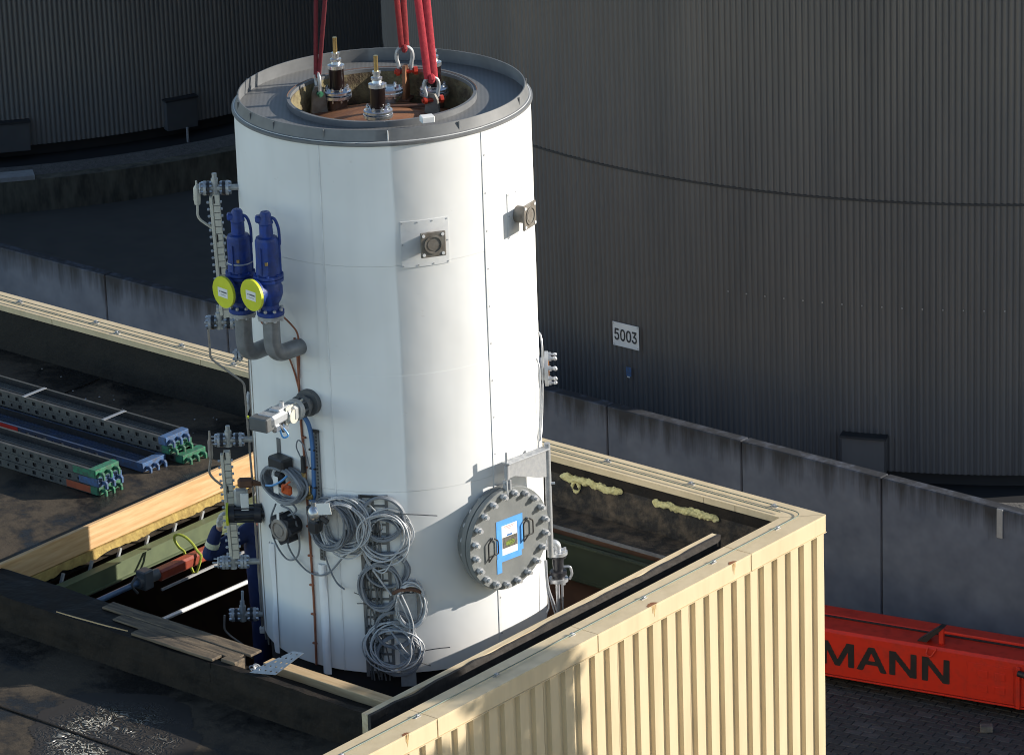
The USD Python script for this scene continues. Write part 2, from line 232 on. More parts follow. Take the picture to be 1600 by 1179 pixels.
# ------------------------------------------------------------------ mesh helpers
def V(*a): return np.array(a, float)
def unit(v): v = np.asarray(v, float); return v / max(np.linalg.norm(v), 1e-12)
class MB:
    """collects shapes; build() makes them one mesh"""
    def __init__(s): s.v, s.f, s.n = [], [], 0
    def add(s, v, f):
        v = np.asarray(v, float); f = np.asarray(f, int)
        if f.shape[1] == 4: f = np.vstack([f[:, [0, 1, 2]], f[:, [0, 2, 3]]])
        s.v.append(v); s.f.append(f + s.n); s.n += len(v); return s
    def tm(s, t): return s.add(t.vertices, t.faces)
    def box(s, lo, hi, c=0.0, F=None):
        lo, hi = np.minimum(lo, hi), np.maximum(lo, hi)
        if c <= 0:
            b = trimesh.creation.box(bounds=[lo, hi]); v, f = b.vertices, b.faces
        else:
            c = min(c, 0.45 * float((hi - lo).min())); pts = []
            for sx in (0, 1):
                for sy in (0, 1):
                    for sz in (0, 1):
                        p = V(hi[0] if sx else lo[0], hi[1] if sy else lo[1], hi[2] if sz else lo[2])
                        for k in range(3):
                            q = p.copy()
                            for j in range(3):
                                if j != k: q[j] += -c if (sx, sy, sz)[j] else c
                            pts.append(q)
            h = trimesh.convex.convex_hull(np.array(pts)); v, f = h.vertices, h.faces
        if F is not None: v = F(v)
        return s.add(v, f)
    def rod(s, a, b, r, n=16, r2=None, F=None, cap=True):
        a, b = V(*a), V(*b); r2 = r if r2 is None else r2
        d = unit(b - a); x = unit(np.cross(d, [0, 0, 1] if abs(d[2]) < 0.9 else [1, 0, 0])); y = np.cross(d, x)
        t = np.arange(n) * 2 * np.pi / n; o = np.cos(t)[:, None] * x + np.sin(t)[:, None] * y
        v = np.vstack([a + r * o, b + r2 * o, [a], [b]]); i = np.arange(n); j = (i + 1) % n
        f = np.vstack([np.c_[i, j, n + j], np.c_[i, n + j, n + i]])
        if cap: f = np.vstack([f, np.c_[j, i, np.full(n, 2 * n)], np.c_[n + i, n + j, np.full(n, 2 * n + 1)]])
        if F is not None: v = F(v)
        return s.add(v, f)
    def tube(s, pts, r, n=8, closed=False, F=None):
        p = np.asarray(pts, float)
        if F is not None: p = F(p)
        m = len(p)
        t = np.roll(p, -1, 0) - np.roll(p, 1, 0)
        if not closed: t[0] = p[1] - p[0]; t[-1] = p[-1] - p[-2]
        t /= np.maximum(np.linalg.norm(t, axis=1, keepdims=True), 1e-12)
        x = unit(np.cross(t[0], [0, 0, 1] if abs(t[0][2]) < 0.9 else [1, 0, 0])); X = []
        for k in range(m):
            x = unit(x - t[k] * (x @ t[k])); X.append(x)
        X = np.array(X); Y = np.cross(t, X); a = np.arange(n) * 2 * np.pi / n
        rr = np.broadcast_to(np.asarray(r, float), (m,))
        v = (p[:, None] + rr[:, None, None] * (np.cos(a)[None, :, None] * X[:, None] + np.sin(a)[None, :, None] * Y[:, None])).reshape(-1, 3)
        f = []; i = np.arange(n); j = (i + 1) % n
        for k in range(m if closed else m - 1):
            A, B = k * n, ((k + 1) % m) * n
            f.append(np.c_[A + i, A + j, B + j]); f.append(np.c_[A + i, B + j, B + i])
        if not closed:
            v = np.vstack([v, p[:1], p[-1:]])
            f.append(np.c_[j, i, np.full(n, m * n)]); f.append(np.c_[(m - 1) * n + i, (m - 1) * n + j, np.full(n, m * n + 1)])
        return s.add(v, np.vstack(f))
    def lathe(s, prof, n=96, a0=0.0, a1=360.0, closed_profile=False, F=None):
        """profile of (r, z); angle measured from the camera side (phi), as boiler parts are"""
        prof = np.asarray(prof, float); full = abs(a1 - a0) >= 359.9
        m = n if full else n + 1
        a = np.radians(np.linspace(a0, a1, n, endpoint=False) if full else np.linspace(a0, a1, m))
        v = np.stack([prof[None, :, 0] * np.sin(a)[:, None], -prof[None, :, 0] * np.cos(a)[:, None], np.broadcast_to(prof[None, :, 1], (m, len(prof)))], -1).reshape(-1, 3)
        k = len(prof); f = []
        cols = np.arange(m) if full else np.arange(m - 1)
        nxt = (cols + 1) % m
        for q in range(k if closed_profile else k - 1):
            q2 = (q + 1) % k
            f.append(np.c_[cols * k + q, nxt * k + q, nxt * k + q2]); f.append(np.c_[cols * k + q, nxt * k + q2, cols * k + q2])
        if closed_profile and not full:
            for e, rev in ((0, 1), (m - 1, 0)):
                for q in range(1, k - 1):
                    tri = [e * k, e * k + q, e * k + q + 1]; f.append(np.array([tri[::-1] if rev else tri]))
        if F is not None: v = F(v)
        return s.add(v, np.vstack(f))
    def sphere(s, c, r, sub=2, sc=(1, 1, 1), F=None):
        t = trimesh.creation.icosphere(subdivisions=sub, radius=1.0); v = t.vertices * (np.array(sc) * r) + np.array(c)
        if F is not None: v = F(v)
        return s.add(v, t.faces)
    def prism(s, poly, h, F=None):
        """polygon in xy, extruded to z = h"""
        t = trimesh.creation.extrude_polygon(poly if hasattr(poly, 'exterior') else Polygon(poly), h, engine='earcut')
        return s.add(F(t.vertices) if F is not None else t.vertices, t.faces)
    def hexbolt(s, c, d, r, h):
        return s.rod(c, V(*c) + unit(d) * h, r, 6)
    def build(s, name, m, parent=None, smooth=32, label=None):
        p = numbered(path_of(parent) + '/' + name)
        o = usdkit.mesh(stage, p, (np.vstack(s.v), np.vstack(s.f)), M[m] if isinstance(m, str) else m, smooth=smooth).GetPrim()
        return tag(o, label)
def frame(o, x, y, z):
    Mx = np.array([x, y, z], float); o = np.asarray(o, float)
    return lambda v: np.asarray(v, float) @ Mx + o
def bp(phi, r, z):
    a = math.radians(phi); return V(r * math.sin(a), -r * math.cos(a), z)
def rad(phi, z, r=1.25):
    """local frame on the boiler wall: x tangent (to the right), y outward, z up"""
    a = math.radians(phi)
    return frame(bp(phi, r, z), (math.cos(a), math.sin(a), 0), (math.sin(a), -math.cos(a), 0), (0, 0, 1))
def spline(pts, n=10, closed=False):
    p = np.asarray(pts, float); m = len(p); out = []
    for k in range(m if closed else m - 1):
        g = (lambda i: p[i % m]) if closed else (lambda i: p[min(max(i, 0), m - 1)])
        a, b, c, d = g(k - 1), g(k), g(k + 1), g(k + 2)
        for t in np.linspace(0, 1, n, endpoint=False):
            out.append(0.5 * (2 * b + (c - a) * t + (2 * a - 5 * b + 4 * c - d) * t * t + (3 * b - a - 3 * c + d) * t ** 3))
    if not closed: out.append(p[-1])
    return np.array(out)
def bend(pts, rad_=0.05, n=6):
    """polyline with rounded corners"""
    p = [V(*q) for q in pts]; out = [p[0]]
    for k in range(1, len(p) - 1):
        a, b = unit(p[k - 1] - p[k]), unit(p[k + 1] - p[k]); d = min(rad_, 0.45 * np.linalg.norm(p[k - 1] - p[k]), 0.45 * np.linalg.norm(p[k + 1] - p[k]))
        s, e = p[k] + a * d, p[k] + b * d
        for t in np.linspace(0, 1, n): out.append((1 - t) ** 2 * s + 2 * t * (1 - t) * p[k] + t * t * e)
    out.append(p[-1]); return np.array(out)
def structure(mb, name, m, smooth=32):
    return tag(mb.build(name, m, None, smooth), kind='structure')

# ================================================================== GROUND
structure(MB().box((-320, -320, -5.3), (320, 320, -5.0)), 'ground', 'asphalt')
# ================================================================== TANKS, PLINTHS, BUND WALL
def tank(loc, label, ztop=5.6, clad='tank_clad'):
    t = thing('storage_tank', label, 'storage tank', loc, PSI, 'dark storage tanks behind the bund wall')
    r0, h, per = 8.48, 0.014, 14
    nrib = 700
    for z0, z1, dr in ((-4.3, -2.19, 0.0), (-2.19, -0.87, 0.003), (-0.87, ztop, 0.006)):
        for k in range(nrib // per):
            a = []; rr = []
            for q in range(per):
                for fr, hh in ((0.0, 0), (0.16, 0.06), (0.33, 0.7), (0.5, 1), (0.72, 0.94), (0.88, 0.3)):
                    a.append((k * per + q + fr)); rr.append(r0 + dr - h * (1 - hh))
            a.append((k + 1) * per + 0.02); rr.append(r0 + dr - h)
            a = np.radians(np.array(a) * 360.0 / nrib); rr = np.array(rr)
            top = z1 + (0.012 if z1 < 5 else 0)
            lo = np.stack([rr * np.sin(a), -rr * np.cos(a), np.full(len(a), z0)], -1); hi = lo.copy(); hi[:, 2] = top
            i = np.arange(len(a) - 1); n = len(a)
            MB().add(np.vstack([lo, hi]), np.c_[i, i + 1, n + i + 1, n + i]).build('cladding_sheet', clad, t, smooth=False)
    MB().lathe([(r0 - 0.03, -0.888), (r0 + 0.012, -0.888), (r0 + 0.012, -0.862), (r0 - 0.03, -0.862)], 240).build('seam_flashing', 'tank_dark', t)
    MB().lathe([(8.30, -5.0), (8.30, -4.25), (8.46, -4.25)], 180).build('base_ring', 'tank_dark', t)
    MB().lathe([(8.62, ztop - 0.05), (8.62, ztop + 0.08), (0.02, ztop + 1.3)], 120).build('roof', 'tank_clad', t)
    return t
tR = tank((-8.272, 21.752, 0), 'huge dark ribbed metal storage tank carrying the small number sign')
tL = tank((-29.97, 22.623, 0), 'dark ribbed metal storage tank at left behind the mossy plinth', clad='tank_clad_light')
tank((-6.9, 40.2, 0), 'third storage tank added out of view to shade the left tank', 9.2)  # unseen tank, added to keep the sun off the left tank
def hatch(t, p0, p1, z0, z1, m='hatch_grey', rr=8.60):
    b = MB(); b.lathe([(8.44, z0), (rr, z0), (rr, z1), (8.44, z1)], 4, p0, p1, closed_profile=True)
    o = b.build('manway_cover', m, t, smooth=False)
    MB().lathe([(8.44, z1 + 0.003), (rr + 0.03, z1 + 0.003), (rr + 0.03, z1 + 0.03), (8.44, z1 + 0.03)], 4, p0 - 0.15, p1 + 0.15, closed_profile=True).build('rain_flashing', 'tank_dark', o, smooth=False)
hatch(tR, -20.0, -16.5, -4.32, -3.86, 'tank_clad')
hatch(tL, 26.5, 29.9, -4.34, -3.88)
hatch(tL, 5.0, 12.0, -4.34, -3.9, 'hatch_grey')
b = MB()
for a in np.arange(-30, 12, 1.65): b.box((-0.007, 0, -0.007), (0.007, 0.012, 0.007), F=rad(a, -2.20, 8.478))
tag(b.build('fastener_row', 'galv', tR), kind='stuff')
MB().rod(bp(28.2, 8.75, -4.6), bp(28.2, 8.75, -4.28), 0.02, 10).build('drain_pipe', 'galv', tL)
# number sign on the right tank
F = rad(-40.05, -3.03, 8.50)
s5 = thing('number_sign', 'small white plate with black number 5003 on the dark tank', 'sign', (-8.272, 21.752, 0), PSI)
MB().box((-0.205, 0, -0.155), (0.205, 0.006, 0.155), 0.002, F=F).build('plate', 'sign_white', s5)
tx = meshkit.text_mesh('5003', 0.145, 0.003, bold=True); vv = tx.vertices.copy()
w_ = vv[:, 0].max() - vv[:, 0].min(); vv[:, 0] = (vv[:, 0] - vv[:, 0].min() - w_ / 2) * (0.35 / w_)
MB().add(F(np.c_[vv[:, 0], 0.0075 + vv[:, 2], vv[:, 1] - 0.0725]), tx.faces).build('number', 'ink', s5, smooth=False)
b = MB()
for sx in (-0.185, 0.185):
    for sz in (-0.135, 0.135): b.rod((sx, 0.006, sz), (sx, 0.010, sz), 0.008, 6, F=F)
b.build('screw', 'galv', s5)
F = rad(-39.9, -3.50, 8.49)
bl = MB().box((-0.04, 0, -0.06), (0.04, 0.008, 0.06), 0.002, F=F)
bo = thing('level_tag', 'tiny blue tag on the dark tank under the number sign', 'tag', (-8.272, 21.752, 0), PSI)
bl.build('plate', 'end_blue', bo); MB().box((-0.02, 0.009, -0.075), (0.02, 0.013, -0.06), F=F).build('white_mark', 'sign_white', bo)
# raised plinth rings with gravel berm
for loc, lb in (((-29.97, 22.623, 0), 'low mossy concrete ring wall with gravel round the left tank'), ((-8.272, 21.752, 0), 'low dark concrete ring wall round the right tank')):
    t = thing('tank_plinth', lb, 'plinth', loc, PSI, 'ring walls round the tanks')
    MB().lathe([(9.36, -5.0), (9.36, -4.5), (9.6, -4.5), (9.6, -5.0)], 180).build('ring_wall', 'moss_wall', t)
    MB().lathe([(9.36, -4.55), (9.0, -4.47), (8.85, -4.5)], 160).build('gravel_berm', 'gravel_grey', t)
    MB().lathe([(8.85, -4.52), (8.25, -4.50)], 160).build('inner_paving', 'tank_dark', t)
ps = MB()
ps.lathe([(9.30, -4.496), (9.61, -4.496), (9.61, -4.43), (9.30, -4.43)], 8, 6.0, 11.6, closed_profile=True)
o = ps.build('kerb_stone', 'block_pale', None); o = tag(o, 'pale concrete kerb stone lying on the mossy ring wall', 'kerb stone')
UsdGeom.Xformable(o).AddTranslateOp().Set(Gf.Vec3d(-29.97, 22.623, 0)); UsdGeom.Xformable(o).AddRotateZOp().Set(PSI)
# bund wall of precast panels
bw = thing('bund_wall', 'long stained concrete bund wall of tall panels before the tanks', 'wall', (0, 11.36, 0))
xs = [-30, -27.6, -25.2, -22.8, -20.3, -17.85, -15.387, -13.2, -11.1, -9.0, -6.97, -4.968, -2.98, -0.9, 1.2, 3.3, 5.4, 7.5, 9.6]
for a, c in zip(xs[:-1], xs[1:]):
    MB().box((a + 0.007, 0, -5), (c - 0.007, 0.16, -3.105), 0.012).build('wall_panel', 'bund_concrete', bw, smooth=False)
MB().box((-30, 0.05, -5), (9.6, 0.11, -3.2)).build('joint_seal', 'crane_black', bw)
MB().box((-1.40, -0.02, -3.45), (-1.32, -0.002, -3.10), 0.006).build('joint_cover', 'block_pale', bw)
bp2 = thing('corner_bund_wall', 'concrete bund wall far right', 'wall', (9.6, 11.36, 0))
MB().box((0.01, 0, -5), (0.17, 30, -3.1), 0.012).build('wall_panel', 'bund_concrete', bp2, smooth=False)

# ================================================================== BUILDING
ib = thing('industrial_building', 'cream clad flat roofed building with an open roof pit', 'building')
S0, T0, ZR, ZC = 2.573, 2.704, 0.15, 0.65
# cladding sheets, front wall (faces +x)
per, dep = 0.195, 0.037
def sheet(name, u0, nr, along):
    u, d = [], []
    for q in range(nr):
        for fr, hh in ((0.0, 1), (0.52, 1), (0.57, 0), (0.94, 0)):
            u.append(u0 - (q + fr) * per); d.append(hh)
    u.append(u0 - nr * per + 0.004); d.append(1)
    u, d = np.array(u), np.array(d); n = len(u)
    if along == 't': lo = np.stack([S0 - dep * (1 - d), u, np.full(n, -5.0)], -1)
    else: lo = np.stack([u, T0 - dep * (1 - d), np.full(n, -5.0)], -1)
    hi = lo.copy(); hi[:, 2] = 0.6; i = np.arange(n - 1)
    MB().add(np.vstack([lo, hi]), np.c_[i, n + i, n + i + 1, i + 1] if along == 't' else np.c_[i, i + 1, n + i + 1, n + i]).build(name, 'cladding_cream', ib, smooth=False)
for k in range(12): sheet('cladding_sheet', T0 - k * 5 * per, 5, 't')
for k in range(17): sheet('cladding_sheet', S0 - k * 5 * per, 5, 's')
# copings: front run (mitred at the corner) and back run
SO, TO, SI, TI = 2.590, 2.721, 2.300, 2.430
def coping_front(t1, t0, mitre=False):
    b = MB(); g = 0.004
    if mitre: b.prism([(SI, TI - g), (SO, TO - g), (SO, t0 + g), (SI, t0 + g)], 0.012, F=lambda v: v + [0, 0, ZC - 0.012])
    else: b.box((SI, t0 + g, ZC - 0.012), (SO, t1 - g, ZC))
    b.box((SO - 0.012, t0 + g, ZC - 0.16), (SO, (TO if mitre else t1) - g - 0.001, ZC - 0.0125), 0.003)
    b.box((SO - 0.012, t0 + g, ZC - 0.165), (SO + 0.010, (TO if mitre else t1) - g - 0.001, ZC - 0.1605))
    b.box((SI, t0 + g, ZC - 0.06), (SI + 0.008, (TI if mitre else t1) - g, ZC - 0.0125))
    b.build('coping', 'cladding_cream', ib, smooth=False)
js = [T0, 1.623, -0.489, -2.528, -4.60, -6.70, -8.90]
for k in range(len(js) - 1): coping_front(js[k], js[k + 1], k == 0)
def coping_back(s1, s0, mitre=False):
    b = MB(); g = 0.003
    if mitre: b.prism([(SI - g, TI), (SO - g, TO), (s0 + g, TO), (s0 + g, TI)], 0.012, F=lambda v: v + [0, 0, ZC - 0.012])
    else: b.box((s0 + g, TI, ZC - 0.012), (s1 - g, TO, ZC))
    b.box((s0 + g, TO - 0.012, ZC - 0.16), ((SO - 0.014 if mitre else s1) - g, TO, ZC - 0.0125))
    b.box((s0 + g, TI, ZC - 0.06), ((SI if mitre else s1) - g, TI + 0.008, ZC - 0.0125))
    b.build('coping', 'cladding_cream', ib, smooth=False)
jb = [S0, 1.80, 1.45, -0.62, -2.70, -4.78, -6.86, -8.94, -11.0, -13.5]
for k in range(len(jb) - 1): coping_back(jb[k], jb[k + 1], k == 0)
# parapet walls behind the cladding
MB().box((2.335, -8.9, -5), (2.50, 2.44, ZC - 0.02)).build('parapet_front', 'bitumen_black', ib, smooth=False)
def wavy_face(name, s0, s1, z0, z1, t, m, amp=0.012, seed=1):
    n, k = 140, 8
    ss = np.linspace(s0, s1, n); zz = np.linspace(z0, z1, k); Sg, Zg = np.meshgrid(ss, zz, indexing='ij')
    off = amp * (meshkit.fbm(np.stack([Sg * 1.7, Zg * 3, Sg * 0 + seed], -1), 4, seed) - 0.5) * 2
    v = np.stack([Sg, t - 0.006 - np.abs(off), Zg], -1).reshape(-1, 3); i, j = np.meshgrid(np.arange(n - 1), np.arange(k - 1), indexing='ij'); q = (i * k + j).ravel()
    return MB().add(v, np.c_[q, q + k, q + k + 1, q + 1]).build(name, m, ib, smooth=True)
MB().box((-13.5, 2.46, -5), (2.33, 2.665, ZC - 0.02)).build('parapet_back', 'bitumen_black', ib, smooth=False)
wavy_face('parapet_felt', -13.5, -0.9, ZR, ZC - 0.035, 2.455, 'bitumen_black')
wavy_face('parapet_felt', -0.9, 2.33, 0.48, ZC - 0.035, 2.45, 'bitumen_kerb', 0.008, 3)
wavy_face('exposed_upstand', -0.9, 2.33, ZR, 0.48, 2.455, 'debris_dark', 0.02, 5)
# roof with the pit left open, as a gently uneven sheet round the hole
HS0, HS1, HT0, HT1 = -2.84, 1.86, -2.50, 2.06
def roof_patch(x0, x1, y0, y1, m='roof_felt', name='roof'):
    nx, ny = max(2, int((x1 - x0) / 0.12)), max(2, int((y1 - y0) / 0.12))
    X, Y = np.meshgrid(np.linspace(x0, x1, nx), np.linspace(y0, y1, ny), indexing='ij')
    Z = ZR + 0.012 * (meshkit.fbm(np.stack([X * 0.9, Y * 0.9, X * 0], -1), 3, 4) - 0.5)
    v = np.stack([X, Y, Z], -1).reshape(-1, 3); i, j = np.meshgrid(np.arange(nx - 1), np.arange(ny - 1), indexing='ij'); q = (i * ny + j).ravel()
    MB().add(v, np.c_[q, q + ny, q + ny + 1, q + 1]).build(name, m, ib, smooth=True)
roof_patch(-13.5, HS0, -8.9, 2.46)
roof_patch(HS0, 2.34, -8.9, HT0)
roof_patch(HS0, 2.34, HT1, 2.46, 'debris_dark', 'roof_ledge')
roof_patch(HS1, 2.34, HT0, HT1, 'bitumen_black', 'gutter')
# lapped edges of the felt sheets
for y in (-3.7, -4.75, -5.8):
    MB().box((-9, y - 0.004, ZR + 0.004), (1.8, y + 0.012, ZR + 0.012)).build('felt_lap', 'bitumen_kerb', ib, smooth=False)
for x in (-3.35, -6.2):
    MB().box((x, -2.6, ZR + 0.004), (x + 0.014, 2.4, ZR + 0.011)).build('felt_lap', 'bitumen_kerb', ib, smooth=False)
# pit walls and floor
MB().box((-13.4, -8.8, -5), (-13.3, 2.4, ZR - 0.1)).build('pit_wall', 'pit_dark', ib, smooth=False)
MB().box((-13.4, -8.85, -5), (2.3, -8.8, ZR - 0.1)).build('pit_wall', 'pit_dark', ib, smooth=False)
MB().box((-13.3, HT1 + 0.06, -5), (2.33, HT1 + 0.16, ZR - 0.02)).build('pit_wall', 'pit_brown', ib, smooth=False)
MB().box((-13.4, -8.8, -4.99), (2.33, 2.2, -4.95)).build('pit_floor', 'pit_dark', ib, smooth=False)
MB().box((HS0, HT1 - 0.008, ZR - 0.02), (HS1, HT1, ZR + 0.014)).build('ledge_trim', 'tray_steel', ib, smooth=False)
g = MB(); g.box((HS0, 1.97, -0.25), (HS1, 1.985, 0.09)); g.box((HS0, 1.92, 0.075), (HS1, 2.045, 0.09)); g.box((HS0, 1.92, -0.265), (HS1, 2.045, -0.25))
g.build('steel_girder', 'beam_green', ib, smooth=False)
MB().box((HS0, 2.02, -0.9), (HS1, 2.11, -0.86)).build('lining_rail', 'plate_rusty', ib, smooth=False)
# right-hand upstand: felt outside, raw timber edge on top
n = 120; tt = np.linspace(-2.57, 2.08, n); topz = 0.50 + 0.050 * (meshkit.fbm(np.stack([tt * 2.0, tt * 0, tt * 0 + 9], -1), 3, 2) - 0.5)
def strip_t(s0, s1, tops, name, m, z0=ZR):
    v = []; 
    for s_, zz in ((s0, None), (s0, 1), (s1, 1), (s1, None)):
        v.append(np.stack([np.full(n, s_), tt, tops if zz else np.full(n, z0)], -1))
    v = np.vstack(v); i = np.arange(n - 1); f = [np.c_[k * n + i, k * n + i + 1, (k + 1) * n + i + 1, (k + 1) * n + i] for k in range(3)]
    for e in (0, n - 1): f.append(np.array([[e, n + e, 2 * n + e, 3 * n + e]]))
    MB().add(v, np.vstack(f)).build(name, m, ib, smooth=False)
strip_t(1.81, 1.872, np.full(n, 0.502), 'upstand_timber', 'timber_pale')
wob = 0.012 * (meshkit.fbm(np.stack([tt * 3.0, tt * 0 + 3, tt * 0], -1), 3, 8) - 0.5)
strip_t(1.874, 1.905, topz + 0.004, 'upstand_felt', 'felt_brown')
for a, c in ((-2.05, -1.15),):
    MB().box((1.905, a, ZR), (2.02, a + 0.25, 0.36), 0.03).build('felt_fillet', 'bitumen_kerb', ib)
# rust marks on the copings
for (x, y, r) in ((2.548, 1.368, 0.05), (2.545, 0.257, 0.065), (2.565, -2.898, 0.04)):
    pts = [(SO - 0.002 - r * (0.62 + 0.25 * R_.random()) * math.sin(math.radians(a)), y + r * math.cos(math.radians(a)) * (0.9 + 0.2 * R_.random())) for a in range(0, 181, 12)]
    MB().prism(Polygon(pts).buffer(0.001), 0.001, F=lambda v: v + [0, 0, ZC + 0.0005]).build('rust_stain', 'rust_stain', ib, smooth=False)
    b = MB()
    for (dy, w, L) in ((-0.2 * r, 0.010, 0.07), (0.15 * r, 0.014, 0.11), (0.5 * r, 0.006, 0.05)):
        b.prism(Polygon([(-w, 0), (-w * .6, -L * .6), (0, -L), (w * .6, -L * .6), (w, 0)]), 0.0008, F=lambda v, y=y + dy: np.c_[SO + 0.0005 + v[:, 2], y + v[:, 0], ZC - 0.003 + v[:, 1]])
    tag(b.build('rust_drip', 'rust_drip', ib, smooth=False), kind='stuff')
# foam beads
def foam(s0, s1, name_label, seed):
    b = MB(); n, k = 150, 16; ss = np.linspace(s0, s1, n); a = np.arange(k) * 2 * np.pi / k
    Sg, A = np.meshgrid(ss, a, indexing='ij'); P_ = np.stack([Sg * 24, np.cos(A) * 1.3 + seed, np.sin(A) * 1.3], -1)
    env = np.clip(np.minimum((Sg - s0) / 0.05, (s1 - Sg) / 0.05), 0.05, 1) ** 0.5
    rr = env * (0.004 + 0.056 * meshkit.fbm(P_, 4, seed)); zc_ = 0.470 + 0.035 * (meshkit.fbm(np.stack([ss * 6, ss * 0, ss * 0 + seed], -1), 3, seed) - 0.5)
    v = np.stack([Sg, 2.430 - rr * np.cos(A) * 0.8, zc_[:, None] + rr * np.sin(A) * 1.1], -1).reshape(-1, 3); i, q = np.meshgrid(np.arange(n - 1), np.arange(k), indexing='ij'); i, q = i.ravel(), q.ravel(); q2 = (q + 1) % k
    return b.add(v, np.c_[i * k + q, i * k + q2, (i + 1) * k + q2, (i + 1) * k + q])
f1 = foam(-0.22, 0.52, '', 3)
for a in np.linspace(0, 2 * np.pi, 14): f1.sphere((-0.02 + 0.042 * math.cos(a), 2.415, 0.405 + 0.045 * math.sin(a)), 0.014 + 0.006 * math.sin(a * 3), 1)
tag(f1.build('foam_bead', 'foam_yellow'), 'yellow foam bead with a curled loop along the back upstand', 'foam')
tag(foam(0.86, 1.62, '', 5).build('foam_bead', 'foam_yellow'), 'yellow foam bead along the back upstand near the pit corner', 'foam')

# lightning conductor wires with clips
def wire(label, pts, clips):
    t = thing('conductor_wire', label, 'wire')
    MB().tube(bend(pts, 0.12), 0.0045, 6).build('wire', 'wire_green', t)
    for (x, y, ax) in clips:
        b = MB(); L = (0.035, 0.012) if ax == 'x' else (0.012, 0.035)
        b.box((x - L[0], y - L[1], ZC), (x + L[0], y + L[1], ZC + 0.005)); b.rod((x, y, ZC), (x, y, ZC + 0.028), 0.007, 8)
        b.box((x - 0.016, y - 0.016, ZC + 0.012), (x + 0.016, y + 0.016, ZC + 0.022), 0.003)
        b.build('clip', 'galv', t)
zw = ZC + 0.018
wire('thin lightning wire along the front coping round the corner', [(2.44, -8.8, zw), (2.437, -3.4, zw), (2.443, -2.2, zw), (2.437, 0.3, zw), (2.444, 1.3, zw), (2.436, 2.59, zw), (2.1, 2.60, zw), (0.2, 2.607, zw), (-6.0, 2.60, zw), (-13.4, 2.61, zw)],
     [(2.436, 2.208, 'y'), (2.444, 1.277, 'y'), (2.437, 0.317, 'y'), (2.43, -0.631, 'y'), (2.442, -1.62, 'y'), (2.44, -2.6, 'y'), (2.438, -3.5, 'y')] + [(s_, 2.604, 'x') for s_ in (2.106, 1.175, 0.211, -3.3, -5.2, -6.4, -7.5)])
wire('second thin lightning wire near the pit side of the back coping', [(2.25, 2.50, zw), (1.0, 2.505, zw), (-4.3, 2.50, zw), (-7.0, 2.505, zw), (-13.4, 2.50, zw)], [(-4.4, 2.503, 'x'), (-6.0, 2.502, 'x')])

# ------------------------------------------------ kerb at the camera side of the pit, left timber, loose boards
kb = thing('felt_kerb', 'dark felt covered roof kerb on the near side of the pit', 'kerb')
def felt_box(lo, hi, seed, m='bitumen_kerb', name='felt_skin', amp=0.030):
    t = trimesh.creation.box(bounds=[lo, hi]); t = t.subdivide_to_size(0.05); v = t.vertices
    nrm = np.stack([meshkit.fbm(v * [3.1, 5.0, 6.0] + k * 17, 4, seed + k) - 0.5 for k in range(3)], -1)
    MB().add(v + nrm * amp, t.faces).build(name, m, kb, smooth=40)
felt_box((-7.5, -2.56, ZR - 0.02), (-2.86, -2.10, 0.5), 2)
felt_box((-2.86, -2.56, ZR - 0.02), (0.10, -2.13, 0.485), 3)
felt_box((0.10, -2.56, ZR - 0.02), (1.90, -2.485, 0.50), 4)
felt_box((0.10, -2.484, ZR - 0.02), (1.80, -2.26, 0.40), 5)
t = MB().box((0.42, -2.255, 0.33), (1.805, -2.13, 0.47), 0.004)
tag(t.build('timber_beam', 'timber_board', None, smooth=False), 'fresh pale timber set inside the near kerb beside the boiler', 'timber')
for (a, c, y0, y1, z1, lb) in ((-1.45, 0.30, -2.275, -2.135, 0.512, 'weathered brown board on the near kerb along the pit edge'),
                               (-1.20, 0.24, -2.40, -2.282, 0.508, 'weathered board in the middle of the near kerb'),
                               (-0.85, 0.10, -2.53, -2.408, 0.516, 'shortest weathered board on the outer edge of the near kerb')):
    tag(MB().box((a, y0, 0.489), (c, y1, z1), 0.006).build('old_board', 'timber_old', None, smooth=False), lb, 'board', 'old boards on the near kerb')
for k, (x, y, w) in enumerate(((0.16, -2.42, 0.16),)):
    tag(MB().box((x, y - 0.07, 0.41), (x + w, y + 0.06, 0.525), 0.006).build('timber_offcut', 'timber_old', None, smooth=False), 'short old timber offcut on the near kerb next to the bent metal sheet', 'offcut')
tag(MB().prism([(-1.72, -2.555), (-1.2, -2.52), (-0.92, -2.49), (-1.15, -2.52), (-1.5, -2.548)], 0.01, F=lambda v: v + [0, -0.005, 0.494]).build('wood_splinter', 'timber_board', None, smooth=False), 'long pale wood splinter on the felt of the near kerb', 'splinter')
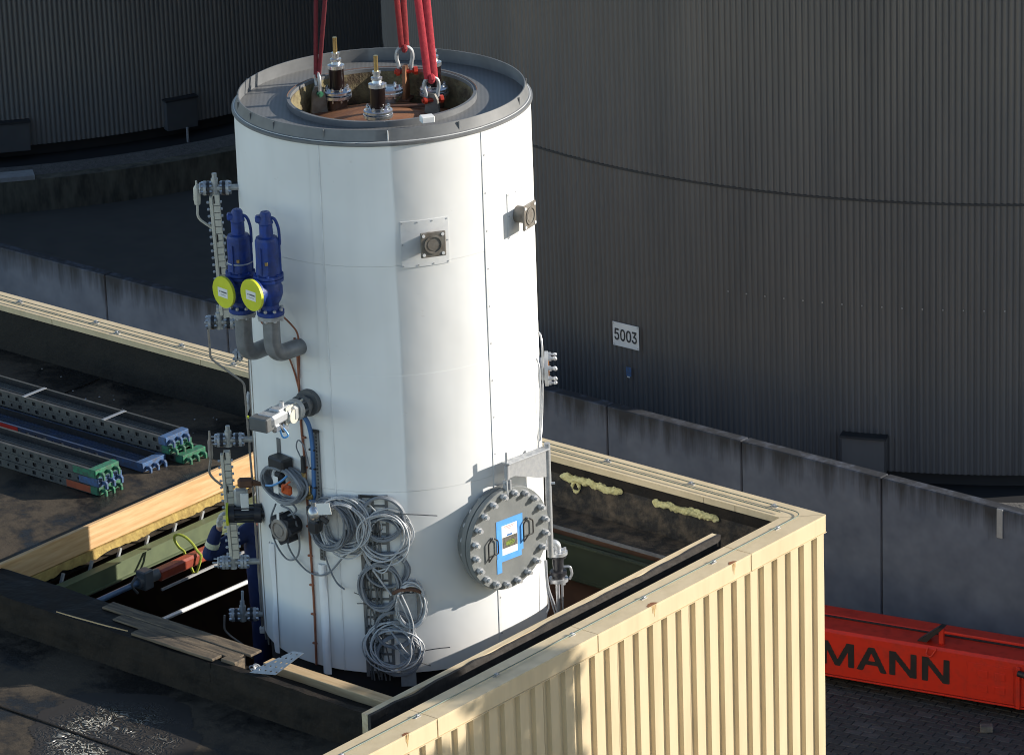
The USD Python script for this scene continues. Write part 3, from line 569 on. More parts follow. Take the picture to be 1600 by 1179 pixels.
# bent perforated metal sheet lying on the kerb and a heap of fittings
pm = Polygon([(0, 0), (0.24, 0.02), (0.27, 0.30), (0.16, 0.30), (0.05, 0.12)])
for px in np.arange(0.06, 0.24, 0.055):
    for py in np.arange(0.05, 0.28, 0.055): pm = pm.difference(Point(px, py).buffer(0.009, 4))
Fm = frame((0.52, -2.52, 0.50), unit((0.9, 0.15, 0.05)), unit((0.35, 0.72, 0.52)), unit(np.cross((0.9, 0.15, 0.05), (0.35, 0.72, 0.52))))
tag(MB().prism(pm, 0.004, F=Fm).build('metal_sheet', 'galv', None, smooth=False), 'bent perforated galvanised metal sheet leaning on the near kerb', 'metal sheet')
b = MB(); rg = np.random.default_rng(4)
for k in range(9):
    c = V(0.40 + 0.12 * rg.random(), -2.44 + 0.1 * rg.random(), 0.43 + 0.05 * rg.random()); a = unit(rg.normal(size=3)); x = unit(np.cross(a, [0.3, 0.5, 1])); y = np.cross(a, x)
    b.tube([c + 0.03 * math.cos(q) * x + 0.018 * math.sin(q) * y for q in np.linspace(0, 2 * np.pi, 14, endpoint=False)], 0.007, 6, True)
tag(b.build('chain_heap', 'galv'), 'small heap of steel chain links on the near kerb beside the metal sheet', 'chain')
# left timber, boarded insulation, lattice struts
tag(MB().box((-2.885, -2.55, 0.285), (-2.842, 2.05, 0.515), 0.003).build('timber_plank', 'timber_fresh', None, smooth=False), 'long upright fresh timber plank lining the left edge of the pit', 'timber')
tag(MB().box((-2.98, -2.5, ZR), (-2.90, 2.05, 0.40), 0.006).build('felt_upstand', 'bitumen_black', None, smooth=False), 'black felt upstand on the roof behind the long timber plank', 'upstand')
b = MB(); ss = np.linspace(-2.5, 2.0, 160); zb = 0.20 + 0.06 * (meshkit.fbm(np.stack([ss * 7, ss * 0, ss * 0], -1), 3, 5) - 0.5); m_ = len(ss)
v = np.vstack([np.c_[np.full(m_, s_), ss, z_] for s_, z_ in ((-2.88, np.full(m_, 0.278)), (-2.826, np.full(m_, 0.278)), (-2.822, zb), (-2.88, zb))]); i = np.arange(m_ - 1)
f = np.vstack([np.c_[k * m_ + i, k * m_ + i + 1, ((k + 1) % 4) * m_ + i + 1, ((k + 1) % 4) * m_ + i] for k in range(4)])
tag(b.add(v, f).build('insulation_board', 'foam_board', None, smooth=False), 'ragged yellow insulation edge under the long timber plank', 'insulation')
lt = thing('lattice_girder', 'steel lattice of slanted struts below the yellow insulation', 'girder')
for y0 in np.arange(-2.3, 1.9, 0.36):
    MB().box((-0.012, -0.012, 0), (0.012, 0.012, 0.30), F=frame((-2.78, y0, -0.06), (1, 0, 0), unit((0, 1, -0.45)), unit((0, 0.45, 1)))).build('strut', 'galv', lt, smooth=False)
MB().box((-2.82, -2.48, -0.10), (-2.76, 2.0, -0.055)).build('bottom_chord', 'plank_grey', lt, smooth=False)
gb = thing('steel_beam', 'pale green steel channel beam along the left side of the pit', 'beam')
MB().box((-2.70, -2.3, -0.02), (-2.685, 1.3, 0.14)).build('web', 'girder_pale', gb, smooth=False)
MB().box((-2.755, -2.3, 0.14), (-2.655, 1.3, 0.15)).build('top_flange', 'girder_pale', gb, smooth=False)
MB().box((-2.755, -2.3, -0.03), (-2.655, 1.3, -0.02)).build('bottom_flange', 'girder_pale', gb, smooth=False)
# lifting boom inside the pit
lb = thing('boom_lift_arm', 'red lift arm with blue grey rod and clamp in the pit', 'lift arm')
MB().box((-2.35, -0.78, 0.02), (-2.24, 1.2, 0.13), 0.02).build('red_boom', 'hydraulic_red', lb)
MB().rod((-2.3, -2.1, 0.08), (-2.3, -1.0, 0.085), 0.028, 14).build('rod', 'hydraulic_blue', lb)
b = MB(); b.rod((-2.3, -1.02, 0.085), (-2.3, -0.76, 0.085), 0.055, 14); b.box((-2.36, -0.98, 0.0), (-2.24, -0.86, 0.18), 0.012); b.tube(bend([(-2.28, -1.05, 0.16), (-2.28, -1.12, 0.10), (-2.28, -1.04, 0.0)], 0.03), 0.012, 8)
b.build('clamp', 'box_grey', lb)
MB().box((-2.25, -0.78, -0.06), (-2.23, 0.3, -0.04), F=None).build('side_strip', 'block_pale', lb)
tag(MB().tube([(-2.30 + 0.10 * math.cos(a) - 0.17 * (math.sin(a) > 0.2) * math.sin(a), -0.30 + 0.03 * math.sin(a * 2), 0.10 + 0.17 * math.sin(a)) for a in np.linspace(0, 2 * np.pi, 40, endpoint=False)], 0.013, 7, True).build('lashing_strap', 'rope_lime'), 'lime yellow lashing strap looped round the red lift arm', 'strap')
tag(MB().rod((-2.3, -1.6, -0.36), (-2.3, 0.45, -0.392), 0.021, 16).build('steel_pipe', 'polished_pipe'), 'shiny pale steel pipe running deep in the dark pit', 'pipe')

# ================================================================== THE BOILER
eb = thing('electrode_boiler', 'tall white cylindrical boiler hanging over the roof pit', 'boiler', (0, 0, 0), PSI)
RB, HB = 1.25, 4.72
MB().lathe([(0.02, -0.42), (1.16, -0.42), (1.19, -0.3), (1.20, 0.03), (1.232, 0.03), (1.232, 4.70)], 160).build('body', 'dark_skirt', eb)
cols = [-96.0, -27.2, 41.7, 110.0, 187.0, 264.0]
rows = [0.0, 1.66, 2.685, 3.66, 4.72]
for ci in range(5):
    for ri in range(4):
        r = RB + 0.0011 * (ri % 2) + 0.003 * (ci % 2)
        z0, z1 = rows[ri], rows[ri + 1] + (0.012 if ri % 2 else -0.001)
        lap = 0.9 if ci % 2 else -0.02
        zz = np.linspace(z0 + 0.001, z1, 13)
        b = MB(); b.lathe([(r - 0.006, z0)] + [(r, z_) for z_ in zz] + [(r - 0.006, z1)], 110, cols[ci] - max(lap, 0), cols[ci + 1] + lap)
        v = b.v[0]; rad_v = np.hypot(v[:, 0], v[:, 1]); q = np.stack([v[:, 0] / rad_v * 1.25, v[:, 1] / rad_v * 1.25, v[:, 2]], -1)
        wv = 0.0034 * (meshkit.fbm(q * [2.4, 2.4, 1.1] + 7, 3, 3) - 0.5) + 0.0012 * (meshkit.fbm(q * [6, 6, 2.2] + 3, 2, 9) - 0.5)
        fade = np.clip(np.minimum(v[:, 2] - 0.0, 4.72 - v[:, 2]) / 0.15, 0, 1); v[:, :2] *= (1 + (wv * fade) / rad_v)[:, None]
        b.build('shell_sheet', 'white_sheet', eb, smooth=25)
b = MB(); b.lathe([(1.252, 0.0), (1.2595, 0.001), (1.2595, 4.70), (1.252, 4.70)], 2, 41.0, 42.35, closed_profile=True)
ss = b.build('seam_strip', 'strip_white', eb, smooth=False)
b = MB()
for z in np.arange(0.2, 4.7, 0.33): b.rod(bp(42.1, 1.258, z), bp(42.1, 1.2625, z), 0.007, 8)
tag(b.build('screw_row', 'galv', ss), kind='stuff')
MB().lathe([(1.25, 0.0), (1.2575, 0.001), (1.2575, 4.70), (1.25, 4.70)], 2, -24.2, -23.6, closed_profile=True).build('seam_strip', 'strip_white', eb, smooth=False)
# rim, deck, collar, head
MB().lathe([(1.262, 4.695), (1.268, 4.70), (1.268, 4.722), (1.236, 4.735), (1.212, 4.824), (1.203, 4.824), (1.216, 4.72), (1.216, 4.695)], 192, closed_profile=True).build('rim_band', 'ring_grey', eb, smooth=30)
MB().lathe([(0.80, 4.716), (1.218, 4.708)], 128).build('top_deck', 'chequer_plate', eb)
MB().lathe([(0.772, 4.52), (0.772, 4.768), (0.80, 4.768), (0.80, 4.70)], 128).build('collar', 'ring_grey', eb, smooth=30)
pr = [(0.9 * math.sin(t) , 0) for t in (0,)]
MB().lathe([(0.74 * k / 14 + 0.001, 4.60 - 0.13 * (k / 14) ** 2) for k in range(15)], 96).build('vessel_head', 'rust_head', eb, smooth=True)
n_a = 120; b = MB(); aa = np.linspace(0, 360, n_a + 1)
b.lathe([(0.771, 4.40), (0.76, 4.55), (0.768, 4.74)], 120); b.lathe([(0.71, 4.47), (0.772, 4.44)], 120)
b.build('insulation_wool', 'wool', eb)
for a in (-78, -62, -46, -22, 3, 32, 70, 96, 150, 205, 250):
    o = MB().box((-0.006, -0.002, -0.055), (0.006, 0.010, 0.055), 0.002, F=rad(a, 4.765, 1.222)).build('rim_clip', 'ring_grey', eb, smooth=False)
o = MB().box((-0.011, -0.002, -0.06), (-0.003, 0.012, 0.055), 0.002, F=rad(3.5, 4.765, 1.225)).build('rim_clip', 'strip_white', eb, smooth=False, label='white rim clip')
MB().box((-0.055, -0.04, 0), (0.055, 0.05, 0.055), 0.006, F=frame((0.39, -0.86, 4.768), unit((0.9, 0.25, 0.0)), unit((-0.25, 0.9, 0.0)), (0, 0, 1))).build('edge_block', 'paper', eb, smooth=False, label='small white block on the collar')
MB().lathe([(0.795, 4.772), (0.80, 4.776), (0.806, 4.772)], 60, 90, 270).build('collar_gasket', 'rust_dark', eb)

def electrode(x, y, z, tilt=(0, 0)):
    F0 = frame((x, y, z), (1, 0, 0), (0, 1, 0), (0, 0, 1))
    b = MB(); b.lathe([(0.005, 0.04), (0.065, 0.04), (0.065, 0.235), (0.005, 0.235)], 28, F=F0)
    e = b.build('electrode', 'insulator', eb)
    b = MB(); b.lathe([(0.06, -0.035), (0.118, -0.035), (0.125, -0.028), (0.125, -0.004), (0.118, 0.0), (0.06, 0.0)], 32, F=F0)
    b.lathe([(0.06, 0.006), (0.118, 0.006), (0.122, 0.012), (0.122, 0.030), (0.115, 0.036), (0.075, 0.05), (0.06, 0.05)], 32, F=F0)
    for k in range(8):
        q = 2 * np.pi * (k + 0.5) / 8; c = V(x + 0.095 * math.cos(q), y + 0.095 * math.sin(q), z)
        b.rod(c + V(0, 0, 0.03), c + V(0, 0, 0.056), 0.017, 6); b.rod(c + V(0, 0, -0.06), c + V(0, 0, 0.07), 0.009, 8)
    b.build('flange', 'chrome', e)
    MB().lathe([(0.005, -0.14), (0.082, -0.14), (0.082, -0.037), (0.005, -0.037)], 24, F=F0).build('nozzle_neck', 'rust_dark', e)
    MB().lathe([(0.005, 0.228), (0.072, 0.228), (0.072, 0.258), (0.045, 0.268), (0.038, 0.29), (0.048, 0.292), (0.048, 0.312), (0.03, 0.318), (0.03, 0.345), (0.036, 0.346), (0.036, 0.365), (0.005, 0.366)], 24, F=F0).build('terminal_cap', 'chrome', e)
    MB().rod((x, y, z + 0.36), (x, y, z + 0.50), 0.019, 14).build('brass_rod', 'brass', e)
electrode(-0.393, 0.48, 4.64); electrode(-0.028, -0.33, 4.70); electrode(0.435, 0.43, 4.65)
b = MB(); F0 = frame((0.06, 0.44, 4.63), (1, 0, 0), (0, 1, 0), (0, 0, 1))
b.lathe([(0.005, -0.12), (0.05, -0.12), (0.05, 0.0), (0.105, 0.0), (0.11, 0.006), (0.11, 0.026), (0.105, 0.03), (0.11, 0.036), (0.11, 0.056), (0.10, 0.062), (0.005, 0.066)], 32, F=F0)
for k in range(6): q = k * 1.047; b.rod(F0(V(0.085 * math.cos(q), 0.085 * math.sin(q), -0.02)), F0(V(0.085 * math.cos(q), 0.085 * math.sin(q), 0.085)), 0.012, 6)
b.build('blind_flange', 'chrome', eb)
# lifting lugs
def lug(x, y, z, ang, h, m='plate_rusty'):
    a = math.radians(ang); F0 = frame((x, y, z), (math.cos(a), math.sin(a), 0), (-math.sin(a), math.cos(a), 0), (0, 0, 1))
    p = Polygon([(-0.075, 0), (0.075, 0), (0.055, h - 0.05), (0.03, h), (-0.03, h), (-0.055, h - 0.05)]).difference(Point(0, h - 0.055).buffer(0.022, 8))
    o = MB().prism(p, 0.03, F=lambda v: F0(np.c_[v[:, 0], v[:, 2] - 0.015, v[:, 1]])).build('lifting_lug', m, eb, smooth=False)
    MB().box((-0.09, -0.05, -0.01), (0.09, 0.05, 0.012), 0.004, F=F0).build('doubler_plate', 'rust_dark', o, smooth=False)
    return F0(V(0, 0, h - 0.055))
HL = [lug(-0.55, 0.38, 4.50, 20, 0.24), lug(0.19, 0.66, 4.52, 75, 0.30, 'rust_head'), lug(0.42, 0.05, 4.52, -25, 0.22)]
MB().box((0.02, 0.18, 4.585), (0.36, 0.22, 4.605), 0.004).build('head_rib', 'rust_dark', eb)

# cover patches with square stub flanges
def patch(a0, a1, z0, z1):
    o = MB().lathe([(1.252, z0), (1.2585, z0 + 0.001), (1.2585, z1), (1.252, z1)], 10, a0, a1, closed_profile=True).build('cover_patch', 'strip_white', eb, smooth=25)
    b = MB()
    for a in np.linspace(a0 + 0.6, a1 - 0.6, 4):
        for z in (z0 + 0.015, z1 - 0.015): b.rod(bp(a, 1.257, z), bp(a, 1.2612, z), 0.007, 8)
    for a in (a0 + 0.6, a1 - 0.6): b.rod(bp(a, 1.257, (z0 + z1) / 2), bp(a, 1.2612, (z0 + z1) / 2), 0.007, 8)
    b.build('rivet_row', 'zinc', o)
patch(6.2, 24.9, 3.64, 4.04); patch(54.5, 72, 3.68, 4.08)
def stub(a, z):
    F = rad(a, z, 0)
    o = MB().rod((0, 1.24, 0), (0, 1.37, 0), 0.072, 24, F=F).build('stub_pipe', 'plate_rusty', eb)
    MB().box((-0.108, 1.366, -0.108), (0.108, 1.384, 0.108), 0.006, F=F).build('square_flange', 'plate_rusty', o, smooth=False)
    b = MB(); b.add(*(lambda v: (F(v[0]), v[1]))((trimesh.creation.annulus(0.066, 0.078, 0.008, sections=32).vertices[:, [0, 2, 1]] + [0, 1.388, 0], trimesh.creation.annulus(0.066, 0.078, 0.008, sections=32).faces[:, ::-1])))
    b.rod((0, 1.383, 0), (0, 1.387, 0), 0.05, 20, F=F)
    b.build('blank_ring', 'plate_rusty', o)
    b = MB()
    for sx in (-0.082, 0.082):
        for sz in (-0.082, 0.082): b.rod((sx, 1.382, sz), (sx, 1.389, sz), 0.014, 10, F=F)
    b.build('bolt_plug', 'strip_white', o)
stub(17.0, 3.86); stub(61.0, 3.865)

# ---------------------------------------------------------------- manhole
FM = rad(42.0, 1.12, 0)
mh = MB().rod((0, 1.1, 0), (0, 1.33, 0), 0.40, 64, FM and 0.40, F=FM).build('manhole', 'manhole_grey', eb)
MB().lathe([(0.36, 1.285), (0.448, 1.285), (0.452, 1.289), (0.452, 1.336), (0.448, 1.34), (0.36, 1.34)], 96, F=lambda v: FM(np.c_[v[:, 0], v[:, 2], v[:, 1]])).build('neck_flange', 'manhole_grey', mh)
MB().lathe([(0.40, 1.339), (0.437, 1.339), (0.437, 1.349), (0.40, 1.349)], 64, F=lambda v: FM(np.c_[v[:, 0], v[:, 2], v[:, 1]])).build('gasket', 'crane_black', mh)
MB().lathe([(0.001, 1.348), (0.45, 1.348), (0.455, 1.353), (0.455, 1.399), (0.45, 1.404), (0.001, 1.404)], 96, F=lambda v: FM(np.c_[v[:, 0], v[:, 2], v[:, 1]])).build('cover', 'manhole_grey', mh)
for k in range(20):
    q = 2 * np.pi * (k + 0.5) / 20; c = (0.405 * math.sin(q), 0.405 * math.cos(q))
    b = MB(); b.rod((c[0], 1.404, c[1]), (c[0], 1.441, c[1]), 0.030, 6, F=FM); b.rod((c[0], 1.44, c[1]), (c[0], 1.468, c[1]), 0.017, 12, F=FM)
    b.rod((c[0], 1.25, c[1]), (c[0], 1.41, c[1]), 0.016, 10, F=FM); b.rod((c[0], 1.255, c[1]), (c[0], 1.285, c[1]), 0.030, 6, F=FM)
    b.build('bolt', 'zinc', mh, smooth=25)
for sx, dz in ((-0.205, -0.035), (0.20, 0.03)):
    pts = [(-0.055, -0.10), (-0.055, 0.06), (0.0, 0.105), (0.055, 0.065), (0.055, -0.055), (0.0, -0.055)]
    MB().tube(bend([(sx + p[0], 1.425, dz + p[1]) for p in pts] + [(sx - 0.055, 1.425, dz - 0.10)], 0.015), 0.0065, 8, F=FM).build('handle', 'crane_black', mh)
    MB().rod((sx, 1.40, dz + 0.10), (sx, 1.43, dz + 0.10), 0.008, 8, F=FM).build('handle_stud', 'zinc', mh)
nt = thing('taped_notice', 'white paper notice with picture taped in blue on the manhole cover', 'notice', (0, 0, 0), PSI)
MB().box((-0.105, 1.4055, -0.148), (0.105, 1.4065, 0.148), F=FM).build('paper_sheet', 'paper', nt)
for lo, hi in (((-0.15, -0.15), (-0.09, 0.185)), ((0.09, -0.14), (0.152, 0.19)), ((-0.148, 0.135), (0.15, 0.19)), ((-0.15, -0.19), (0.13, -0.135)), ((-0.155, -0.285), (-0.10, -0.15))):
    MB().box((lo[0], 1.4068 + 0.0002 * R_.random(), lo[1]), (hi[0], 1.4078 + 0.0004 * R_.random(), hi[1]), F=FM).build('blue_tape', 'tape_blue', nt)
MB().box((-0.085, 1.4066, -0.075), (0.085, 1.4071, 0.025), F=FM).build('picture', 'picture_dark', nt)
MB().prism(Point(0, 0).buffer(0.045, 6), 0.0004, F=lambda v: FM(np.c_[v[:, 0] * 1.2 + 0.005, 1.4072 + v[:, 2], v[:, 1] * 0.6 - 0.035])).build('picture_shape', 'picture_green', nt)
b = MB()
for zz, w in ((0.118, 0.06), (0.105, 0.045), (0.09, 0.02)): b.box((-w, 1.4066, zz), (w, 1.4070, zz + 0.006), F=FM)
b.build('heading_line', 'pink_ink', nt)
b = MB()
for k in range(3): b.box((-0.03, 1.4066, 0.03 + 0.0 * k), (0.03, 1.407, 0.045), F=FM)
b.build('picture_top', 'tape_blue', nt)
# davit: pole, arm plate, hinge pin
PA, PB = bp(42.0, 1.40, 0), V(1.287, -0.60, 0)
MB().tube(bend([(1.287, -0.60, 0.75), (1.287, -0.60, 1.80)], .02), 0.027, 16).build('davit_pole', 'galv', eb)
dv = unit(PB - PA); Fd = frame((PA[0], PA[1], 0), dv, (-dv[1], dv[0], 0), (0, 0, 1)); Ld = float(np.linalg.norm(PB - PA))
da = MB().prism([(0.0, 1.66), (0.10, 1.655), (0.42, 1.53), (Ld - 0.02, 1.50), (Ld - 0.02, 1.76), (0.0, 1.80)], 0.016, F=lambda v: Fd(np.c_[v[:, 0], v[:, 2] - 0.008, v[:, 1]])).build('davit_arm', 'galv', eb, smooth=False)
MB().box((-0.02, -0.045, 1.797), (Ld - 0.02, 0.045, 1.809), 0.002, F=lambda v: Fd(np.c_[v[:, 0], v[:, 1], v[:, 2] - 0.045 * np.clip(v[:, 0] / Ld, 0, 1)])).build('top_flange', 'galv', da, smooth=False)
b = MB(); b.rod((PA[0], PA[1], 1.50), (PA[0], PA[1], 1.90), 0.011, 10); b.rod((PA[0], PA[1], 1.66), (PA[0], PA[1], 1.78), 0.022, 12)
for o_ in (-0.02, 0.02): b.box((o_ - 0.006, 1.375, 0.44), (o_ + 0.006, 1.425, 0.53), F=FM)
b.rod((-0.035, 1.40, 0.505), (0.035, 1.40, 0.505), 0.012, 10, F=FM)
b.build('hinge_pin', 'zinc', da)
MB().rod((1.30, -0.60, 0.93 + 0.5), (1.345, -0.60, 0.93 + 0.5), 0.012, 8).build('pole_pin', 'zinc', eb)
# blind nozzle on the right flank and thin conduit
FN = rad(88, 2.27, 0)
nz = MB().rod((0, 1.2, 0), (0, 1.30, 0), 0.10, 24, F=FN).build('side_nozzle', 'zinc', eb)
MB().lathe([(0.06, 1.295), (0.152, 1.295), (0.152, 1.325), (0.06, 1.325), (0.06, 1.30)], 40, F=lambda v: FN(np.c_[v[:, 0], v[:, 2], v[:, 1]])).build('flange', 'zinc', nz)
MB().rod((0, 1.31, 0), (0, 1.332, 0), 0.07, 20, F=FN).build('rusty_face', 'rust_head', nz)
for k in range(8):
    q = 2 * np.pi * (k + 0.5) / 8; b = MB(); c = (0.122 * math.sin(q), 0.122 * math.cos(q))
    b.rod((c[0], 1.325, c[1]), (c[0], 1.35, c[1]), 0.02, 6, F=FN); b.rod((c[0], 1.35, c[1]), (c[0], 1.385, c[1]), 0.011, 8, F=FN); b.sphere((c[0], 1.385, c[1]), 0.017, 1, F=FN)
    b.build('bolt', 'zinc', nz)
MB().tube(spline([bp(86, 1.255, 2.62), bp(84, 1.275, 2.60), bp(82, 1.29, 2.5), bp(82, 1.285, 2.2), bp(80, 1.275, 1.9), bp(75, 1.28, 1.72)], 8), 0.009, 8).build('thin_conduit', 'zinc', eb)
MB().tube(spline([bp(78, 1.255, 2.45), bp(76, 1.285, 2.35), bp(75, 1.29, 2.1), bp(76, 1.275, 1.9), bp(74, 1.26, 1.6)], 8), 0.008, 8).build('thin_conduit', 'cable_light', eb)
# right drain valve with its down pipes
rv = MB().lathe([(0.02, 0.30), (0.058, 0.30), (0.058, 0.33), (0.075, 0.335), (0.075, 0.365), (0.045, 0.37), (0.05, 0.44), (0.05, 0.49), (0.075, 0.495), (0.075, 0.52), (0.02, 0.52)], 24, F=lambda v: v + [1.355, 0, 0]).build('drain_valve', 'cast_black', eb)
b = MB(); b.lathe([(0.02, 0.27), (0.085, 0.27), (0.085, 0.30), (0.02, 0.30)], 24, F=lambda v: v + [1.355, 0, 0]); b.lathe([(0.02, 0.522), (0.085, 0.522), (0.085, 0.55), (0.02, 0.55)], 24, F=lambda v: v + [1.355, 0, 0])
for k in range(6):
    q = k * 1.047 + 0.3
    for z in (0.25, 0.545): b.rod((1.355 + 0.066 * math.cos(q), 0.066 * math.sin(q), z), (1.355 + 0.066 * math.cos(q), 0.066 * math.sin(q), z + 0.03), 0.013, 6)
b.build('flange', 'zinc', rv)
MB().tube(bend([(1.20, 0, 0.63), (1.355, 0, 0.63), (1.355, 0, 0.53)], 0.075, 8), 0.032, 14).build('elbow_pipe', 'zinc', rv)
MB().tube(bend([(1.38, 0, 0.40), (1.46, 0, 0.40), (1.475, 0, 0.33), (1.45, 0, 0.28)], 0.02), 0.012, 8).build('lever', 'zinc', rv)
MB().rod((1.345, 0, -0.7), (1.345, 0, 0.27), 0.018, 12).build('down_pipe', 'zinc', rv); MB().rod((1.385, 0.01, -0.55), (1.385, 0.01, 0.27), 0.010, 10).build('down_pipe', 'zinc', rv)

# ---------------------------------------------------------------- safety valves
def safety_valve(phi, rb, zb, phi_e, ze, side):
    o = bp(phi, rb, zb); F0 = frame(o, (1, 0, 0), (0, 1, 0), (0, 0, 1))
    b = MB(); b.lathe([(0.02, 0.0), (0.112, 0.0), (0.115, 0.004), (0.115, 0.034), (0.11, 0.038), (0.075, 0.045), (0.072, 0.09), (0.095, 0.13), (0.112, 0.18), (0.112, 0.24), (0.095, 0.285), (0.122, 0.295), (0.125, 0.30), (0.125, 0.322), (0.02, 0.322)], 40, F=F0)
    b.lathe([(0.02, 0.328), (0.125, 0.328), (0.125, 0.35), (0.105, 0.357), (0.102, 0.40), (0.098, 0.44), (0.098, 0.64), (0.088, 0.67), (0.058, 0.68), (0.055, 0.78), (0.062, 0.79), (0.062, 0.80), (0.05, 0.83), (0.048, 0.87), (0.035, 0.89), (0.005, 0.892)], 40, F=F0)
    b.box((-0.085, -0.035, 0.80), (0.02, 0.035, 0.86), 0.012, F=F0)
    q0 = math.radians(-48); dn = V(math.sin(q0), -math.cos(q0), 0); up_ = V(0, 0, 1); dt = V(math.cos(q0), math.sin(q0), 0)
    Fo = frame(o + V(0, 0, 0.215), dt, dn, up_)
    b.rod((0, 0.0, 0), (0, 0.145, 0), 0.082, 28, F=Fo); b.rod((0, 0.145, 0), (0, 0.172, 0), 0.128, 36, F=Fo)
    for k in range(3):
        a = math.radians(120 * k + 30); b.box((-0.008, 0.095, 0.36), (0.008, 0.112, 0.60), 0.003, F=lambda v, a=a: F0(np.c_[v[:, 0] * math.cos(a) - v[:, 1] * math.sin(a), v[:, 0] * math.sin(a) + v[:, 1] * math.cos(a), v[:, 2]]))
    sv = b.build('safety_valve', 'valve_blue', eb)
    MB().tube(spline([F0(V(0.03, 0, 0.84)), F0(V(0.075, 0, 0.82)), F0(V(0.102, 0, 0.74)), F0(V(0.106, 0, 0.64)), F0(V(0.104, 0, 0.60))], 6), 0.013, 10).build('lift_lever', 'valve_blue', sv)
    yc = MB().rod((0, 0.172, 0), (0, 0.196, 0), 0.136, 40, F=Fo).build('yellow_cover', 'cap_yellow', sv)
    MB().box((-0.065, 0.1965, -0.045), (0.06, 0.1975, 0.035), F=Fo).build('sticker', 'paper', yc)
    b = MB(); b.box((-0.045, 0.198, -0.004), (-0.03, 0.1985, 0.008), F=Fo); b.box((-0.02, 0.198, -0.004), (0.05, 0.1985, 0.008), F=Fo); b.box((-0.03, 0.198, -0.024), (0.035, 0.1985, -0.02), F=Fo)
    b.build('sticker_print', 'box_grey', yc)
    for k in range(8):
        q = 2 * np.pi * (k + 0.5) / 8; b = MB()
        c = F0(V(0.098 * math.cos(q), 0.098 * math.sin(q), 0)); b.rod(c + V(0, 0, -0.05), c + V(0, 0, 0.06), 0.009, 8); b.rod(c + V(0, 0, 0.038), c + V(0, 0, 0.056), 0.016, 6); b.rod(c + V(0, 0, -0.046), c + V(0, 0, -0.03), 0.016, 6)
        b.build('flange_bolt', 'zinc', sv)
    b = MB()
    for k in range(8):
        q = 2 * np.pi * k / 8; c = F0(V(0.111 * math.cos(q), 0.111 * math.sin(q), 0.35)); b.rod(c, c + V(0, 0, 0.016), 0.013, 6)
    b.build('bonnet_bolts', 'valve_blue', sv)
    MB().box((-0.02, -0.115, 0.455), (0.005, -0.1, 0.485), 0.003, F=F0).build('seal_tag', 'brass', sv)
    b = MB(); b.lathe([(0.02, -0.036), (0.11, -0.036), (0.11, -0.003), (0.02, -0.003)], 36, F=F0); b.build('counter_flange', 'galv', sv)
    p = bend([o + V(0, 0, -0.03), o + V(0, 0, -0.06), V(o[0], o[1], ze), bp(phi_e, 1.20, ze)], 0.22, 16)
    z_ = p[:, 2]; rr = np.where(z_ > zb - 0.12, 0.05 + 0.018 * np.clip((zb - 0.05 - z_) / 0.07, 0, 1), 0.068)
    ep = MB().tube(np.vstack([p[:2], spline([p[1], (p[1] + p[2]) / 2, p[2]], 6)[1:], p[3:]]), np.interp(np.arange(len(np.vstack([p[:2], spline([p[1], (p[1] + p[2]) / 2, p[2]], 6)[1:], p[3:]]))), [0, 1, 6, 12, 14], [0.050, 0.050, 0.060, 0.074, 0.072]), 22).build('elbow_pipe', 'elbow_grey', sv)
safety_valve(-51.0, 1.56, 3.225, -54, 2.83, 0); safety_valve(-38.6, 1.55, 3.27, -36.5, 2.90, 1)
MB().tube([bp(-51, 1.56, 0) + V(0.103 * math.cos(a), 0.103 * math.sin(a), 3.66) for a in np.linspace(0, 2 * np.pi, 30, endpoint=False)], 0.005, 6, True).build('wire_tie', 'zinc', eb)

# ---------------------------------------------------------------- level gauges on the left flank (local x to the right, y away)
YG = -0.15
def gauge_valve(x0, x1, z, name_parent, dark=True, handle=True):
    """horizontal valve group between the shell (x1) and its outer end (x0)"""
    xm = (x0 + x1) / 2
    b = MB(); b.rod((x0 + 0.10, YG, z), (x1 + 0.25, YG, z), 0.026, 14)
    b.rod((xm - 0.02, YG, z - 0.06), (xm - 0.02, YG, z + 0.085), 0.03, 14); b.rod((xm - 0.02, YG, z + 0.085), (xm - 0.02, YG, z + 0.13), 0.021, 10)
    g = b.build('gauge_valve', 'silver_paint', name_parent)
    for xx in (xm - 0.105, xm - 0.075, xm + 0.055, xm + 0.085):
        o = MB().rod((xx - 0.012, YG, z), (xx + 0.012, YG, z), 0.062, 24).build('flange', 'cast_black' if dark and xx in (xm - 0.075, xm + 0.055) else 'zinc', g)
    for xx in (xm - 0.09, xm + 0.07):
        b = MB()
        for k in range(6):
            q = k * 1.047 + 0.4; c = (YG + 0.047 * math.cos(q), z + 0.047 * math.sin(q))
            b.rod((xx - 0.05, c[0], c[1]), (xx + 0.05, c[0], c[1]), 0.007, 6); b.rod((xx - 0.042, c[0], c[1]), (xx - 0.027, c[0], c[1]), 0.013, 6); b.rod((xx + 0.027, c[0], c[1]), (xx + 0.042, c[0], c[1]), 0.013, 6)
        b.build('flange_bolts', 'chrome', g)
    if handle:
        b = MB()
        for dz in (0.035, -0.035): b.rod((x0 + 0.015, YG, z + dz), (x0 + 0.12, YG, z + dz * 0.9), 0.007, 8)
        b.tube([(x0 + 0.055 + 0.0, YG + 0.045 * math.cos(a), z + 0.045 * math.sin(a)) for a in np.linspace(0, 2 * np.pi, 20, endpoint=False)], 0.007, 8, True)
        b.rod((x0, YG, z), (x0 + 0.12, YG, z), 0.009, 8); b.box((x0 + 0.07, YG - 0.02, z - 0.025), (x0 + 0.10, YG + 0.02, z + 0.025), 0.006)
        b.build('hand_wheel', 'zinc', g)
    return g
